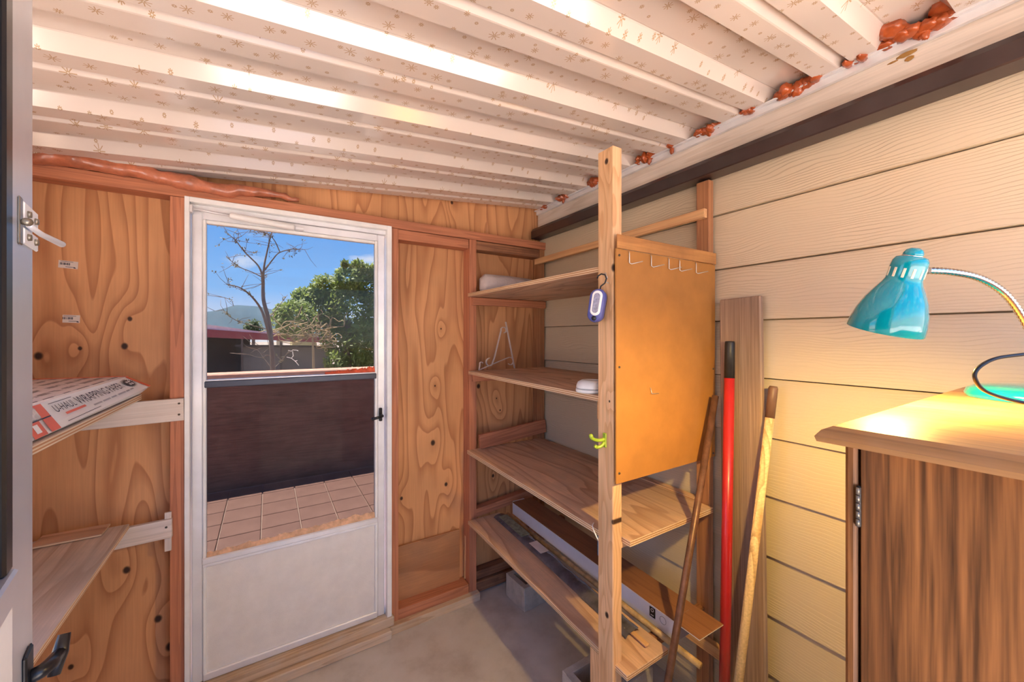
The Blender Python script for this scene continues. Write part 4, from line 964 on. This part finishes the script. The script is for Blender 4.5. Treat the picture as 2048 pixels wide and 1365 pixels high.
tr = empty('leafy_tree', pt(690, 760, 11), 'large green leafy tree on the right beyond the garden wall', 'tree')
bm = bmesh.new(); T0 = pt(690, 800, 11); T1 = pt(695, 640, 11)
tube_bm(bm, [Vector((T0.x, 11, -.16)), Vector((T0.x + .1, 11, 1.2)), T1], [.16, .13, .06], 8)
mobj('trunk', bm, M_bark, tr, None, True)
bm = bmesh.new()
for (px, py, rpx, n) in ((700, 620, 62, 2600), (640, 620, 55, 2200), (590, 640, 42, 1500), (735, 570, 42, 1600), (700, 560, 34, 1100), (650, 580, 34, 1100), (610, 600, 28, 900), (735, 690, 52, 1800), (680, 680, 42, 1300), (785, 620, 70, 2000), (770, 700, 60, 1500), (715, 535, 17, 300), (738, 545, 20, 400), (565, 625, 18, 350), (690, 528, 9, 120), (672, 725, 24, 500), (700, 735, 34, 900), (745, 740, 34, 700)):
    p = pt(px, py, 11 + rg.uniform(-.4, .9)); r_ = rpx / F_PX * 11.6
    leaves(bm, p, (r_, r_ * .9, r_), n, .075, rg)
mobj('crown', bm, M_leaf, tr)['kind'] = 'stuff'
bt = empty('bare_tree', pt(545, 745, 6.4), 'slender bare tree with sparse seed clusters in front of the mountain', 'tree')
YB = 6.4
bm = bmesh.new()
def br(pts, r0, r1):
    P = spline([pt(px, py, YB + dy) for px, py, dy in pts], 5); n = len(P); tube_bm(bm, P, [r0 + (r1 - r0) * i / (n - 1) for i in range(n)], 6); return P
base = pt(547, 760, YB)
tube_bm(bm, [Vector((base.x, YB, -.16)), base], [.05, .045], 8)
main = [([(547, 760, 0), (543, 690, 0), (537, 640, 0), (527, 600, 0), (526, 560, .05), (524, 545, .1)], .042, .024),
        ([(543, 690, 0), (530, 640, -.1), (520, 615, -.1), (500, 590, -.2), (478, 575, -.3), (455, 570, -.3)], .028, .006),
        ([(526, 575, 0), (528, 535, 0), (535, 500, .1), (542, 470, .1), (547, 455, .1)], .02, .006),
        ([(524, 548, 0), (515, 530, -.1), (490, 505, -.1), (470, 480, -.2), (455, 468, -.2)], .016, .005),
        ([(530, 540, 0), (545, 520, .1), (560, 505, .1), (590, 498, .2), (600, 502, .2)], .016, .005),
        ([(560, 505, .1), (548, 480, 0), (530, 465, 0), (510, 462, -.1)], .010, .004),
        ([(525, 555, 0), (505, 545, 0), (480, 535, -.1), (462, 522, -.1), (452, 512, -.1)], .010, .004),
        ([(535, 640, 0), (560, 610, .2), (575, 590, .3)], .010, .004),
        ([(537, 660, 0), (500, 650, -.2), (470, 640, -.3), (445, 620, -.3)], .008, .003),
        ([(545, 740, 0), (560, 725, .1), (580, 700, .2)], .010, .004),
        ([(545, 740, 0), (530, 720, .1), (515, 700, .2)], .008, .003)]
tips = []
for pts_, r0, r1 in main:
    P = br(pts_, r0, r1); tips += P[len(P) // 2:]
for _ in range(130):
    p = rg.choice(tips); d = Vector((rg.gauss(0, 1), rg.gauss(0, .6), rg.gauss(.35, .7))).normalized() * rg.uniform(.08, .40); q_ = p + d * .5 + Vector((rg.gauss(0, .02), 0, rg.gauss(0, .02))); e_ = p + d
    tube_bm(bm, [p, q_, e_], [.0045, .0035, .002], 4); tips.append(e_)
mobj('trunk', bm, M_bark, bt, None, True)
bm = bmesh.new()
for _ in range(90):
    p = rg.choice(tips); leaves(bm, p, (.05, .05, .05), rg.randint(3, 8), .022, rg, .1)
o = mobj('seed_clusters', bm, leaf_mat('dry seed pods', (.10, .075, .035), (.20, .16, .07)), bt); o['kind'] = 'stuff'
sh = empty('small_tree', pt(507, 668, 22), 'small dark round tree behind the white roof edge', 'tree')
bm = bmesh.new(); p = pt(507, 655, 22); tube_bm(bm, [Vector((p.x, 22, -.16)), p], [.1, .06], 6); mobj('trunk', bm, M_bark, sh)
bm = bmesh.new(); leaves(bm, p, (.45, .4, .42), 500, .09, rg, .2); mobj('crown', bm, leaf_mat('dark leaves', (.05, .08, .03), (.12, .15, .05)), sh)
# dry twigs in front of the leafy tree
ds = empty('dry_bush', pt(630, 700, 9), 'tangle of dry tan twigs in front of the leafy tree', 'bush')
bm = bmesh.new()
for _ in range(46):
    p = pt(rg.uniform(575, 665), rg.uniform(645, 685), 9.2); P = [p]
    for k in range(4): P.append(P[-1] + Vector((rg.gauss(0, .18), rg.gauss(0, .05), rg.gauss(.03, .14))))
    tube_bm(bm, spline(P, 3), .010, 4)
tube_bm(bm, [Vector((pt(630, 700, 9.2).x, 9.2, -.16)), pt(625, 668, 9.2)], [.05, .02], 6)
mobj('twigs', bm, plain('dry twig', (.36, .25, .13), .9), ds)
